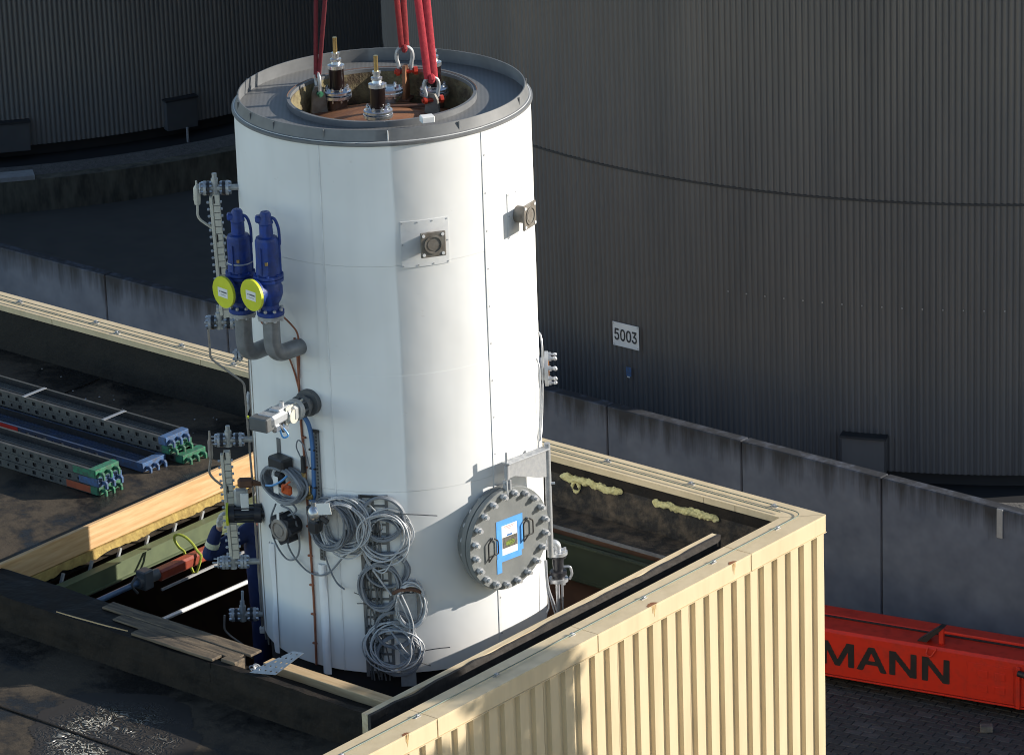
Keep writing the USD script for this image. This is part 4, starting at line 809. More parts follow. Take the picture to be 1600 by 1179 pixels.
def gauge_column(x, x2, z1, z0, name='gauge_column'):
    """flat reflex gauge with its clamp bolts"""
    ax = unit(V(x - x2, 0, z1 - z0)); L = math.hypot(z1 - z0, x - x2); F = frame((x2, YG, z0), unit(np.cross((0, 1, 0), ax)), (0, 1, 0), ax)
    g = MB().box((-0.028, -0.035, 0), (0.028, 0.03, L), 0.004, F=F).build(name, 'cream_metal', eb, smooth=False)
    MB().box((-0.058, -0.04, 0.03), (-0.031, 0.012, L - 0.02), 0.004, F=F).build('side_frame', 'cream_metal', g, smooth=False)
    b = MB(); k = 0.05
    while k < L - 0.04:
        b.rod((-0.085, -0.02, k), (0.045, -0.02, k), 0.006, 6, F=F); b.rod((-0.082, -0.02, k), (-0.066, -0.02, k), 0.012, 6, F=F); b.rod((0.03, -0.02, k), (0.046, -0.02, k), 0.012, 6, F=F); k += 0.062
    b.build('clamp_bolts', 'zinc', g)
    b = MB(); k = 0.08
    while k < L - 0.1: b.box((-0.027, -0.0365, k), (0.027, -0.0352, k + 0.006), F=F); k += 0.062
    b.build('glass_joint', 'box_grey', g)
    b = MB()
    for k in (0.36 * L, 0.62 * L, 0.93 * L): b.box((-0.024, -0.037, k), (-0.012, -0.0353, k + 0.07), F=F)
    b.build('sight_slot', 'crane_black', g)
    return g
gauge_valve(-1.62, -1.22, 4.04, eb); gauge_valve(-1.60, -1.30, 2.84, eb)
gauge_column(-1.435, -1.40, 3.99, 2.88)
gauge_valve(-1.62, -1.25, 1.76, eb); gauge_valve(-1.66, -1.25, 0.62, eb, dark=False)
gauge_column(-1.475, -1.445, 1.66, 0.66)
b = MB(); b.lathe([(0.005, -0.11), (0.024, -0.10), (0.030, -0.06), (0.030, 0.04), (0.02, 0.06), (0.01, 0.07), (0.008, 0.11), (0.002, 0.112)], 16, F=lambda v: v + [-1.595, YG, 4.0])
dp = b.build('drip_pot', 'cream_metal', eb)
MB().tube(bend([(-1.595, YG, 3.90), (-1.60, YG, 3.80), (-1.58, YG, 3.76), (-1.35, YG, 3.58), (-1.28, YG + 0.05, 3.50)], 0.04), 0.011, 8).build('drain_tube', 'cream_metal', dp)
MB().tube(bend([(-1.57, YG, 2.80), (-1.565, YG, 2.52), (-1.53, YG, 2.48), (-1.29, YG, 2.28), (-1.27, YG, 1.4), (-1.255, YG, -0.05)], 0.04), 0.010, 8).build('drain_tube', 'tube_steel', eb)
b = MB(); b.lathe([(0.005, -0.13), (0.014, -0.13), (0.022, -0.10), (0.022, 0.03), (0.012, 0.06), (0.009, 0.13), (0.002, 0.132)], 14, F=lambda v: v + [-1.615, YG, 1.72])
dp = b.build('drip_pot', 'tube_steel', eb)
MB().tube(bend([(-1.615, YG, 1.60), (-1.64, YG, 1.46), (-1.60, YG, 1.40), (-1.44, YG, 1.26), (-1.40, YG, 1.2)], 0.04), 0.011, 8).build('drain_tube', 'tube_steel', dp)
for xx, yy in ((-1.235, -0.20), (-1.205, -0.32)):
    MB().tube([(xx, yy, 3.0 if yy < -0.3 else 2.5), (xx, yy, 1.5), (xx, yy, 0.2), (xx + 0.01, yy, -0.1)], 0.0095, 8).build('drain_tube', 'tube_steel', eb)
# small flange below the upper gauge, black valve with yellow cover, bottom valve with lever
b = MB(); b.rod((-1.20, YG, 2.53), (-1.36, YG, 2.53), 0.02, 12)
for xx in (-1.315, -1.345): b.rod((xx - 0.01, YG, 2.53), (xx + 0.01, YG, 2.53), 0.055, 24)
for k in range(4): q = k * 1.571 + 0.6; b.rod((-1.375, YG + 0.04 * math.cos(q), 2.53 + 0.04 * math.sin(q)), (-1.29, YG + 0.04 * math.cos(q), 2.53 + 0.04 * math.sin(q)), 0.009, 6)
b.build('small_flange', 'zinc', eb)
yv = -0.42
b = MB(); b.rod((-1.13, yv, 1.18), (-1.20, yv, 1.18), 0.05, 16); b.rod((-1.19, yv, 1.18), (-1.25, yv, 1.18), 0.085, 28); b.rod((-1.25, yv, 1.18), (-1.44, yv, 1.18), 0.06, 24); b.rod((-1.42, yv, 1.18), (-1.47, yv, 1.18), 0.08, 28)
for k in range(6): q = k * 1.047; b.rod((-1.42, yv + 0.07 * math.cos(q), 1.18 + 0.07 * math.sin(q)), (-1.24, yv + 0.07 * math.cos(q), 1.18 + 0.07 * math.sin(q)), 0.009, 6)
bv = b.build('branch_valve', 'cast_black', eb); MB().rod((-1.472, yv, 1.18), (-1.492, yv, 1.18), 0.10, 32).build('yellow_cover', 'cap_yellow', bv)
MB().box((-1.13, yv - 0.05, 1.13), (-1.05, yv + 0.05, 1.23), 0.01).build('branch_neck', 'box_grey', bv)
b = MB(); b.box((-1.38, yv - 0.03, 1.42), (-1.24, yv + 0.03, 1.51), 0.02); b.rod((-1.25, yv, 1.465), (-1.15, yv, 1.44), 0.03, 12, 0.012)
b.build('level_switch', 'rust_dark', eb); MB().box((-1.36, yv - 0.04, 1.22), (-1.29, yv - 0.03, 1.38), 0.004).build('white_tag', 'paper', eb)
MB().box((-1.42, yv + 0.02, 1.22), (-1.30, yv + 0.07, 1.40), 0.02).build('bonnet', 'silver_paint', eb)
g = gauge_valve(-1.58, -1.22, 0.12, eb, handle=False); MB().rod((-1.42, YG - 0.03, 0.14), (-1.41, YG - 0.04, 0.36), 0.012, 8).build('lever', 'zinc', g)
MB().tube(bend([(-1.58, YG, 0.12), (-1.59, YG, -0.02), (-1.54, YG, -0.08), (-1.42, YG, -0.18), (-1.36, YG, -0.3)], 0.03), 0.009, 8).build('drain_tube', 'tube_steel', g)
MB().box((-1.28, YG - 0.03, -0.06), (-1.21, YG + 0.02, 0.0), 0.008).build('white_tag', 'paper', eb)

# ---------------------------------------------------------------- motorised valve
FA = rad(-33.5, 2.42, 1.25)
b = MB(); b.rod((0, -0.05, 0), (0, 0.05, 0), 0.115, 32, F=FA); b.rod((0, 0.05, 0), (0, 0.12, 0), 0.072, 24, F=FA); b.rod((0, 0.11, 0), (0, 0.15, 0), 0.098, 28, F=FA); b.rod((0, 0.15, 0), (0, 0.23, 0), 0.06, 20, F=FA)
for k in range(8):
    q = k * 0.785; b.rod((0.084 * math.cos(q), 0.09, 0.084 * math.sin(q)), (0.084 * math.cos(q), 0.20, 0.084 * math.sin(q)), 0.011, 6, F=FA)
mv = b.build('motor_valve', 'box_grey', eb)
b = MB(); b.rod((0, 0.20, 0), (0, 0.25, 0), 0.095, 28, F=FA); b.box((-0.075, 0.24, -0.06), (0.075, 0.33, 0.07), 0.02, F=FA); b.rod((0, 0.33, 0.0), (0, 0.38, 0.0), 0.07, 24, F=FA)
b.build('valve_body', 'silver_paint', mv)
MB().box((0.03, 0.14, -0.07), (0.042, 0.40, 0.085), 0.003, F=FA).build('side_plate', 'cream_metal', mv, smooth=False)
FB = frame(FA(V(0.05, 0.32, -0.01)), FA(V(0, 1, 0)) - FA(V(0, 0, 0)), FA(V(1, 0, 0)) - FA(V(0, 0, 0)), (0, 0, 1))
MB().rod((0, -0.005, 0), (0, 0.02, 0), 0.062, 32, F=FB).build('dial', 'cream_metal', mv)
b = MB(); b.box((-0.14, 0.36, -0.035), (0.05, 0.60, 0.065), 0.025, F=FA); b.box((-0.08, 0.30, 0.06), (0.03, 0.48, 0.085), 0.012, F=FA); b.rod((-0.03, 0.36, 0.085), (-0.03, 0.36, 0.115), 0.022, 12, F=FA)
b.build('actuator_cover', 'zinc', mv)
b = MB(); b.box((-0.155, 0.55, -0.06), (0.03, 0.66, 0.06), 0.01, F=FA); b.build('actuator_box', 'box_grey', mv, smooth=False)
b = MB(); b.box((-0.02, 0.46, -0.10), (0.03, 0.54, -0.03), 0.015, F=FA); b.rod((0.01, 0.40, -0.12), (0.01, 0.48, -0.04), 0.02, 10, F=FA); b.box((-0.03, 0.34, -0.13), (0.028, 0.42, -0.05), 0.01, F=FA); b.build('gear_case', 'chrome', mv)
MB().tube(spline([FA(V(0.02, 0.47, -0.08)), FA(V(0.05, 0.47, -0.15)), FA(V(0.09, 0.45, -0.13)), FA(V(0.05, 0.46, -0.07))], 8), 0.008, 8).build('blue_loop', 'blue_loop', mv)
MB().rod(FA(V(-0.15, 0.60, 0.0)), FA(V(-0.21, 0.60, 0.035)), 0.009, 8).build('yellow_wire', 'cap_yellow', mv)
# plastic bag, controller box, hand wheel valve
b = MB(); t = trimesh.creation.icosphere(subdivisions=3); v = t.vertices * [0.055, 0.018, 0.095]; v = v + 0.02 * (np.stack([meshkit.fbm(v * 14 + k * 9, 3, k) for k in range(3)], -1) - 0.5)
tag(b.add(rad(-49.0, 2.05, 1.275)(v), t.faces).build('plastic_bag', 'clear_foil', None), 'crumpled clear plastic bag hanging under the motorised valve', 'bag')
FC = rad(-48.5, 1.82, 1.25)
cb = MB().box((-0.085, 0.0, -0.055), (0.115, 0.13, 0.055), 0.016, F=FC).build('controller_box', 'black_plastic', eb)
MB().box((-0.10, -0.002, 0.02), (-0.05, 0.008, 0.18), 0.003, F=FC).build('bracket', 'tray_steel', cb, smooth=False)
b = MB()
for xx in (0.01, 0.05, 0.09): b.rod((xx, 0.07, -0.055), (xx, 0.07, -0.085), 0.014, 10, F=FC); b.rod((xx, 0.07, -0.085), (xx, 0.07, -0.10), 0.009, 8, F=FC)
b.build('cable_gland', 'cream_metal', cb)
FH = rad(-44.0, 1.27, 1.25)
hv = MB().rod((0, -0.03, 0), (0, 0.12, 0), 0.075, 24, F=FH).build('wheel_valve', 'cast_black', eb)
pts = [((0.125 + 0.016 * math.cos(8 * a)) * math.cos(a), (0.125 + 0.016 * math.cos(8 * a)) * math.sin(a)) for a in np.linspace(0, 2 * np.pi, 96, endpoint=False)]
MB().prism(pts, 0.12, F=lambda v: FH(np.c_[v[:, 0], v[:, 2] + 0.07, v[:, 1]])).build('lobed_body', 'cast_black', hv, smooth=40)
b = MB(); b.lathe([(0.05, 0.19), (0.098, 0.19), (0.10, 0.20), (0.095, 0.21), (0.072, 0.212), (0.07, 0.202), (0.055, 0.202), (0.05, 0.21), (0.002, 0.21)], 40, F=lambda v: FH(np.c_[v[:, 0], v[:, 2], v[:, 1]]))
b.build('face_ring', 'tube_steel', hv)
MB().box((-0.02, 0.20, 0.085), (0.012, 0.206, 0.16), 0.002, F=FH).build('white_tag', 'paper', hv)
b = MB(); b.box((-0.05, 0.05, -0.05), (0.05, 0.12, 0.09), 0.02, F=rad(-47.5, 1.66, 1.25)); tag(b.build('cable_bundle', 'black_plastic', None), 'dark plug lumps inside the oval cable coil', 'plug'); UsdGeom.Xformable(stage.GetPrimAtPath('/World/cable_bundle')).AddRotateZOp().Set(PSI)

# ---------------------------------------------------------------- cables
def on_shell(pts, r0=1.27):
    """pts rows of (phi, z, out)"""
    return np.array([bp(p[0], r0 + (p[2] if len(p) > 2 else 0), p[1]) for p in pts])
def coil(name, label, phi, zc, ru, rz, loops, rad_=0.0065, seed=0, m='cable_grey', depth=0.05, jit=0.18, a0=0.0, group='cable coils hung on the boiler', tails=()):
    loops = int(loops * 1.7); rad_ *= 1.12
    rg = np.random.default_rng(seed); b = MB(); per = 30; N = loops * per
    cu, cz, su, sz, oo = (np.interp(np.arange(N) / per, np.arange(loops + 1), rg.normal(0, jit, loops + 1)) for _ in range(5))
    a = a0 + np.arange(N) * 2 * np.pi / per
    u = ru * (0.55 * cu + (1 + 0.6 * su) * np.cos(a)); z = zc + rz * (0.45 * cz + (1 + 0.6 * sz) * np.sin(a))
    out = depth * (0.55 + 1.6 * oo + 0.35 * np.sin(a * 1.37 + seed)); out = np.clip(out, 0.0, depth * 1.6)
    p = on_shell(np.c_[phi + np.degrees(u / 1.27), z, out]); b.tube(p, rad_, 5)
    for tl in tails: b.tube(spline(on_shell(tl), 8), rad_, 5)
    o = b.build(name, m, None); UsdGeom.Xformable(o).AddRotateZOp().Set(PSI)
    return tag(o, label, 'cable coil', group)
coil('cable_coil', 'oval grey cable coil hung below the black controller box', -46.6, 1.64, 0.235, 0.15, 9, 0.011, 1, depth=0.11, jit=0.08)
coil('cable_coil', 'grey cable coil bunched in front of the instrument with paper tag', -25.5, 1.37, 0.175, 0.20, 16, 0.0075, 2, depth=0.10, jit=0.13)
coil('cable_coil', 'pale cable loops trailing right from the bunched instrument coil', -19.5, 1.36, 0.20, 0.24, 11, 0.0065, 3, 'cable_light', depth=0.08, jit=0.22, tails=[[(-22, 1.60, .05), (-17, 1.5, .06), (-14.5, 1.3, .05), (-12.5, 1.1, .05), (-9, 0.98, .05), (-4, 1.0, .05)], [(-22, 1.62, .05), (-16, 1.45, .06), (-13.5, 1.25, .05), (-11, 1.05, .05), (-6, 0.96, .06), (-2, 1.08, .05)]])
coil('cable_coil', 'topmost round grey cable coil on the cable tray', -5.4, 1.445, 0.175, 0.19, 9, 0.0075, 4, depth=0.05, jit=0.07)
coil('cable_coil', 'smaller round cable coil inside the topmost tray coil', -5.6, 1.34, 0.135, 0.10, 6, 0.0075, 5, depth=0.05, jit=0.07)
coil('cable_coil', 'pale open cable loops below the topmost tray coil', -5.0, 1.28, 0.19, 0.20, 7, 0.0065, 6, 'cable_light', depth=0.08, jit=0.22, tails=[[(2.5, 1.4, .05), (4, 1.25, .05), (3.0, 1.12, .05), (1.8, 1.05, .05)]])
coil('cable_coil', 'grey cable coil behind the junction plate at mid tray', -4.6, 0.97, 0.18, 0.15, 6, 0.0075, 7, depth=0.04, jit=0.09)
coil('cable_coil', 'grey cable coil left of the junction plate on the tray', -7.4, 0.83, 0.165, 0.20, 9, 0.0075, 8, depth=0.06, jit=0.08)
coil('cable_coil', 'pale cables draped over the square junction plate', 3.6, 0.66, 0.115, 0.20, 9, 0.0065, 9, 'cable_light', depth=0.10, jit=0.13, tails=[[(-1, 0.78, .11), (1, 0.66, .12), (3, 0.5, .10), (2.5, 0.35, .06), (3, 0.2, .05), (1.5, 0.16, .05), (-3, 0.30, .06)], [(0.5, 0.78, .11), (3, 0.62, .12), (4.2, 0.46, .09), (3.2, 0.3, .06), (3.4, 0.19, .05)]])
coil('cable_coil', 'thick blue grey cable coil below the junction plate', -2.6, 0.43, 0.155, 0.17, 10, 0.0075, 10, depth=0.06, jit=0.06)
coil('cable_coil', 'lowest cable coil touching the bottom edge of the boiler', -1.6, 0.19, 0.18, 0.18, 9, 0.0075, 11, depth=0.05, jit=0.07)
def loose(label, pts, r=0.0065, m='cable_grey', name='loose_cable'):
    o = MB().tube(spline(on_shell(pts), 9), r, 6).build(name, m, None); UsdGeom.Xformable(o).AddRotateZOp().Set(PSI); return tag(o, label, 'cable', 'loose cables on the boiler')
coil('cable_coil', 'pale thin cable loops at the foot of the tray', -3.0, 0.26, 0.20, 0.20, 5, 0.0062, 14, 'cable_light', depth=0.07, jit=0.22)
loose('grey cable looping from the lobed hand wheel down to the right', [(-49, 1.45, .1), (-54, 1.25, .08), (-53.5, 1.05, .05), (-48, 0.93, .03), (-41.5, 1.0, .04), (-39, 1.2, .07), (-41, 1.42, .09), (-46, 1.46, .1), (-40.5, 1.50, .1), (-39.3, 1.44, .08), (-43, 1.38, .1)], 0.0085)
loose('long grey cable sagging from the hand wheel to the bunched coil', [(-47, 1.2, .05), (-46, 1.03, .03), (-40, 0.90, .02), (-34, 0.86, .02), (-28, 0.90, .02), (-22, 1.05, .03), (-19, 1.12, .05)], 0.0085)
loose('grey cable end hanging below the bunched coil', [(-29, 1.05, .02), (-27, 0.92, .02), (-24.5, 0.82, .02), (-21.5, 0.77, .02)], 0.0085)
loose('thin dark wire end sticking right from the topmost tray coil', [(-3, 1.48, .03), (3, 1.485, .05), (9, 1.475, .07), (14.5, 1.46, .09)], 0.0045, 'box_grey')
loose('thin dark wire end sticking right beside the lowest coil', [(1, 0.17, .03), (7, 0.22, .05), (12, 0.245, .08), (17, 0.25, .1)], 0.0045, 'box_grey')
loose('short dark wire end pointing down right at the boiler bottom', [(2, 0.15, .03), (6, 0.12, .05), (10, 0.085, .06)], 0.0045, 'box_grey')
loose('white straight cable end slanting across the mid tray coils', [(-9.5, 0.99, .07), (-6.5, 0.88, .07), (-3.2, 0.76, .07)], 0.008, 'cable_light')
loose('pale cable end slanting under the junction plate', [(-5, 0.45, .06), (-2, 0.36, .08), (1, 0.24, .08), (3.3, 0.20, .07), (3.6, 0.27, .06)], 0.008, 'cable_light')
for k, (a, z) in enumerate(((-16, 0.80), (-16.5, 0.66), (-17.5, 0.74), (-15.5, 0.92))):
    loose(('uppermost', 'lowest', 'longest', 'second highest')[(3, 1, 2, 0)[k]] + ' of four short dark wire ends left of the tray', [(a, z + 0.02 * (k == 2), .04), (a + 2, z, .03), (a + 3.5, z - 0.01, .02)], 0.004, 'box_grey')
# hanging cables beside the drain valve
for k, (dx, lb) in enumerate(((0.0, 'pale cable hanging from behind the manhole, shortest'), (0.03, 'pale cable hanging from behind the manhole, longest'), (0.05, 'pale cable hanging from behind the manhole, nearest the drain valve'))):
    o = MB().tube(spline([(1.235 + dx * 0.3, -0.36, 0.62), (1.245 + dx * 0.3, -0.40, 0.40), (1.26 + dx, -0.42, 0.22), (1.26 + dx * 2.2 - 0.02 * (k == 0), -0.44, 0.16 - 0.08 * k)], 8), 0.0075, 6).build('loose_cable', 'cable_light', None)
    UsdGeom.Xformable(o).AddRotateZOp().Set(PSI); tag(o, lb, 'cable')

# instrument behind the bunched coil, with paper tag
FI = rad(-29.0, 1.49, 1.25)
iv = MB().rod((0, 0.0, 0), (0, 0.12, 0), 0.035, 14, F=FI).build('instrument', 'zinc', eb)
b = MB(); b.sphere((0.0, 0.17, 0.0), 0.075, 2, (0.8, 1.0, 1.1), F=FI); b.rod((0, 0.17, 0.05), (0, 0.17, 0.11), 0.03, 12, F=FI); b.build('head', 'chrome', iv)
b = MB(); b.box((-0.05, 0.13, -0.17), (0.05, 0.23, -0.05), 0.02, F=FI); b.box((-0.10, 0.10, -0.05), (-0.05, 0.16, 0.05), 0.015, F=FI); b.rod((0.06, 0.17, -0.03), (0.12, 0.17, -0.06), 0.025, 10, F=FI); b.build('plug', 'black_plastic', iv)
o = MB().box((0.06, 0.21, 0.0), (0.19, 0.213, 0.10), F=frame(FI(V(0, 0, 0)), FI(V(1, 0, 0.2)) - FI(V(0, 0, 0)), FI(V(0, 1, 0)) - FI(V(0, 0, 0)), FI(V(-0.2, 0, 1)) - FI(V(0, 0, 0)))).build('paper_tag', 'paper', iv)
# cable tray and narrow perforated strip
tr = MB().lathe([(1.262, -0.03), (1.268, -0.03), (1.268, 1.64), (1.262, 1.64)], 2, -14.6, -13.2, closed_profile=True).build('cable_tray', 'tray_steel', eb, smooth=False)
for a0, a1 in ((-9.6, -8.6), (-4.4, -3.2)):
    MB().lathe([(1.262, -0.03), (1.268, -0.03), (1.268, 1.64), (1.262, 1.64)], 2, a0, a1, closed_profile=True).build('rail', 'tray_steel', tr, smooth=False)
for k, z in enumerate(np.arange(0.0, 1.62, 0.085)):
    MB().lathe([(1.256, z), (1.261, z), (1.261, z + 0.02), (1.256, z + 0.02)], 4, -14.4, -3.4, closed_profile=True).build('rung', 'tray_steel', tr, smooth=False)
b = MB(); rg = np.random.default_rng(12)
for k in range(7):
    a = -13 + 1.2 * k + rg.normal(0, 0.3); b.tube(spline(on_shell([(a + rg.normal(0, 0.6), z, 0.005 + 0.02 * rg.random()) for z in np.linspace(-0.05, 1.45, 9)]), 5), 0.007, 5)
b.build('tray_cables', 'box_grey', tr)
b = MB()
for k in range(14):
    z = 0.1 + 0.1 * k + 0.03 * rg.random(); a = -14.0 + 4 * rg.random(); b.tube(spline(on_shell([(a, z, .012), (a + 2, z + 0.01, .035), (a + 4, z - 0.01, .03), (a + 5 + 3 * rg.random(), z + 0.03 * rg.normal(), .05)]), 5), 0.0035, 5)
tag(b.build('cable_ties', 'crane_black', tr), kind='stuff')
ts = MB().lathe([(1.254, 1.0), (1.272, 1.0), (1.272, 2.18), (1.254, 2.18)], 2, -31.9, -29.9, closed_profile=True).build('perforated_strip', 'tray_steel', eb, smooth=False)
b = MB()
for z in np.arange(1.03, 2.16, 0.032): b.box((-0.007, 0.0, -0.009), (0.007, 0.0012, 0.009), F=rad(-30.9, z, 1.2722))
tag(b.build('slot_row', 'crane_black', ts), kind='stuff')
MB().box((-0.055, 0.0, -0.01), (0.03, 0.02, 0.012), F=rad(-31, 2.17, 1.26)).build('end_cap', 'crane_black', ts)
MB().box((0.0, 0.0, 0.0), (0.16, 0.02, 0.018), F=rad(-13.8, 1.625, 1.27)).build('end_cap', 'crane_black', tr)
# square junction plate with rusty clamp
FJ = rad(1.0, 0.70, 1.25)
jp = MB().box((-0.055, 0.05, -0.185), (0.115, 0.062, 0.06), 0.003, F=FJ).build('junction_plate', 'plate_steel', eb, smooth=False)
b = MB(); b.box((-0.03, 0.0, -0.15), (0.09, 0.05, 0.05), F=FJ); b.build('stand_off', 'tray_steel', jp)
pts = [(0.035 + 0.115 * math.cos(a), 0.075 + 0.03 * math.sin(a), 0.065 + 0.05 * math.sin(a)) for a in np.linspace(0.1, math.pi - 0.1, 16)]
MB().tube(pts, 0.017, 8, F=FJ).build('rust_clamp', 'rust_dark', jp)
for xx in (0.0, 0.07): MB().sphere((xx, 0.10, 0.10), 0.017, 1, F=FJ).build('clamp_bolt', 'chrome', jp)
MB().box((-0.02, 0.05, 0.0), (0.11, 0.062, 0.30), 0.003, F=rad(-0.3, -0.10, 1.25)).build('lower_plate', 'plate_steel', eb, smooth=False)
# pipes: copper, conduit, brass fitting
def line(name, pts, r, m, parent=eb, r0=1.262, n=10):
    return MB().tube(spline(on_shell(pts, r0), 8), r, n).build(name, m, parent)
line('copper_pipe', [(-38.2, 2.98, .02), (-37.6, 2.8, .01), (-37.6, 2.55, .01), (-38, 2.2, .0), (-37.2, 1.9, .0), (-37, 1.5, .0), (-36.6, 1.0, .0), (-36.4, 0.5, .0), (-36.8, 0.0, .0)], 0.0105, 'copper_pipe')
line('copper_pipe', [(-47, 3.30, .2), (-42, 3.22, .12), (-38.6, 3.1, .04), (-36.8, 3.0, .01), (-37.2, 2.8, .0), (-37.9, 2.62, .0)], 0.008, 'copper_pipe')
line('copper_pipe', [(-47.5, 3.12, .18), (-45, 2.95, .08), (-42, 2.8, .02), (-40, 2.66, .0), (-38.2, 2.52, .0)], 0.008, 'copper_pipe')
b = MB()
for z in np.arange(0.2, 2.2, 0.27): b.box((-0.022, -0.004, -0.008), (0.022, 0.016, 0.008), 0.002, F=rad(-37.0, z, 1.256))
b.build('pipe_clips', 'copper_pipe', eb)
line('blue_conduit', [(-35, 2.30, .04), (-33.2, 2.22, .03), (-32.6, 2.05, .015), (-32.8, 1.75, .01), (-33.3, 1.58, .01), (-34.5, 1.53, .02)], 0.020, 'blue_conduit')
b = MB(); b.rod((0, 0.02, 0.16), (0, 0.02, 0.30), 0.022, 12, F=rad(-37.3, 1.62, 1.26)); b.build('pipe_plug', 'black_plastic', eb)
b = MB(); b.rod((0, 0.02, 0.0), (0, 0.02, 0.15), 0.02, 12, F=rad(-37.3, 1.62, 1.26)); b.box((0, 0.005, -0.02), (0.09, 0.05, 0.03), 0.01, F=rad(-37.0, 1.57, 1.26)); b.rod((0.05, 0.03, -0.02), (0.05, 0.03, 0.10), 0.016, 10, F=rad(-37.0, 1.57, 1.26)); b.build('brass_fitting', 'brass', eb)
loose('thin grey capillary loop above the black pipe plug', [(-37, 1.88, .02), (-39, 2.0, .04), (-37.5, 2.08, .05), (-35.2, 2.02, .04), (-33.8, 1.85, .03)], 0.006)
b = MB()
for z in (2.0, 1.83, 1.66): b.box((-0.03, 0, -0.006), (0.03, 0.035, 0.006), F=rad(-32.8, z, 1.255))
b.build('conduit_ties', 'crane_black', eb)
# cable tangle bits inside the oval coil
tg = thing('orange_plug', 'orange plug lying inside the oval grey cable coil', 'plug', (0, 0, 0), PSI)
MB().box((-0.07, 0.10, -0.04), (0.05, 0.15, 0.05), 0.02, F=rad(-42.0, 1.62, 1.25)).build('body', 'orange_cable', tg)
MB().tube(spline([rad(-42, 1.62, 1.25)(V(-0.05, 0.14, -0.02)), rad(-42, 1.62, 1.25)(V(0.0, 0.17, 0.05)), rad(-42, 1.62, 1.25)(V(0.06, 0.15, 0.10))], 8), 0.008, 8).build('lead', 'orange_cable', tg)
o = MB().box((-0.035, 0.13, -0.08), (0.03, 0.135, 0.075), 0.002, F=rad(-47.5, 1.64, 1.25)).build('hang_tag', 'paper', None); UsdGeom.Xformable(o).AddRotateZOp().Set(PSI); tag(o, 'white hang tag inside the oval grey cable coil', 'tag')
loose('blue lead crossing the oval grey cable coil', [(-53, 1.60, .12), (-48, 1.64, .14), (-44, 1.70, .12), (-42, 1.76, .08)], 0.010, 'blue_loop')
# white foil strips hanging on the lower shell
for lb, a0, a1, z1, z0 in (('white foil strip hanging on the lower shell at its left edge', -61.0, -61.6, 0.98, -0.05), ('white foil strip hanging on the lower shell right of the copper pipe', -31.6, -31.6, 0.96, -0.06)):
    b = MB(); k = 24; zz = np.linspace(z0, z1, k); aa = np.interp(zz, [z0, z1], [a1, a0]); wv = 0.022 + 0.010 * np.sin(zz * 9); v = []
    for off in (-1.9, -0.7, 0.7, 1.9): v.append(np.array([bp(a + off, 1.257 + w * (1.0 if abs(off) < 1 else 0.1), z) for a, z, w in zip(aa, zz, wv)]))
    v = np.vstack(v); i = np.arange(k - 1); f = np.vstack([np.c_[q * k + i, (q + 1) * k + i, (q + 1) * k + i + 1, q * k + i + 1] for q in range(3)])
    o = b.add(v, f).build('foil_strip', 'foil_white', None, smooth=True); UsdGeom.Xformable(o).AddRotateZOp().Set(PSI); tag(o, lb, 'strip')

# ---------------------------------------------------------------- slings and shackles
HOOK = V(0.0, 0.1, 10.9)
def shackle(label, p, ang, m='galv', pinm='shackle_red', s=1.0, bowm=None):
    a = math.radians(ang); F = frame(p, (math.cos(a), math.sin(a), 0), (-math.sin(a), math.cos(a), 0), (0, 0, 1))
    t = thing('shackle', label, 'shackle', (0, 0, 0), PSI, 'shackles on the lifting lugs')
    pts = [(-0.042, 0, -0.01), (-0.045, 0, 0.05), (-0.055, 0, 0.10), (-0.045, 0, 0.15), (0, 0, 0.178), (0.045, 0, 0.15), (0.055, 0, 0.10), (0.045, 0, 0.05), (0.042, 0, -0.01)]
    MB().tube(spline(np.array(pts) * s, 6), 0.014 * s, 10, F=F).build('bow', bowm or m, t)
    b = MB(); b.rod((-0.075 * s, 0, 0), (0.085 * s, 0, 0), 0.016 * s, 12, F=F); b.rod((0.06 * s, 0, 0), (0.085 * s, 0, 0), 0.03 * s, 6, F=F); b.rod((-0.062 * s, 0, 0), (-0.04 * s, 0, 0), 0.028 * s, 12, F=F)
    b.build('pin', pinm, t)
    return F(V(0, 0, 0.172 * s))
SH = [shackle('galvanised shackle with green marked pin on the left lifting lug', HL[0], 110, pinm='end_green'), shackle('large galvanised shackle with red pin on the rear lifting lug', HL[1], 10, s=1.25), shackle('galvanised shackle with bright red pin on the right lifting lug', HL[2], 15, s=1.15, bowm='galv')]
def sling(label, p, m, spread, width, ang):
    t = thing('lifting_sling', label, 'sling', (0, 0, 0), PSI, 'lifting slings above the boiler'); a = math.radians(ang); d = V(math.cos(a), math.sin(a), 0)
    for sgn in (-1, 1):
        pts = []
        for q in np.linspace(0, 1, 26):
            c = p + (HOOK - p) * q; e = spread * min(1.0, q * 8.0) * (1 - 0.5 * q); pts.append(c + d * sgn * (width * 0.45 + e))
        P_ = np.array(pts); n = len(P_); rx = width * 0.62; v = []
        for k in range(10):
            q = 2 * np.pi * k / 10; v.append(P_ + d * rx * math.cos(q) + np.cross(d, [0, 0, 1]) * rx * 0.45 * math.sin(q))
        v = np.stack(v, 1).reshape(-1, 3); i = np.arange(10); j = (i + 1) % 10
        f = np.vstack([np.c_[k * 10 + i, k * 10 + j, k * 10 + 10 + j, k * 10 + 10 + i] for k in range(n - 1)])
        MB().add(v, f).build('strand', m, t, smooth=True)
    MB().tube([p + V(0, 0, 0.0) + np.cross(d, [0, 0, 1]) * 0.02 * math.cos(q) + V(0, 0, 0.02 * math.sin(q)) for q in np.linspace(0, 2 * np.pi, 14, endpoint=False)], width * 0.5, 8, True).build('eye', m, t)
sling('dark red twin lifting sling on the left shackle', SH[0] + V(0, 0, -0.01), 'sling_dark', 0.030, 0.030, 0)
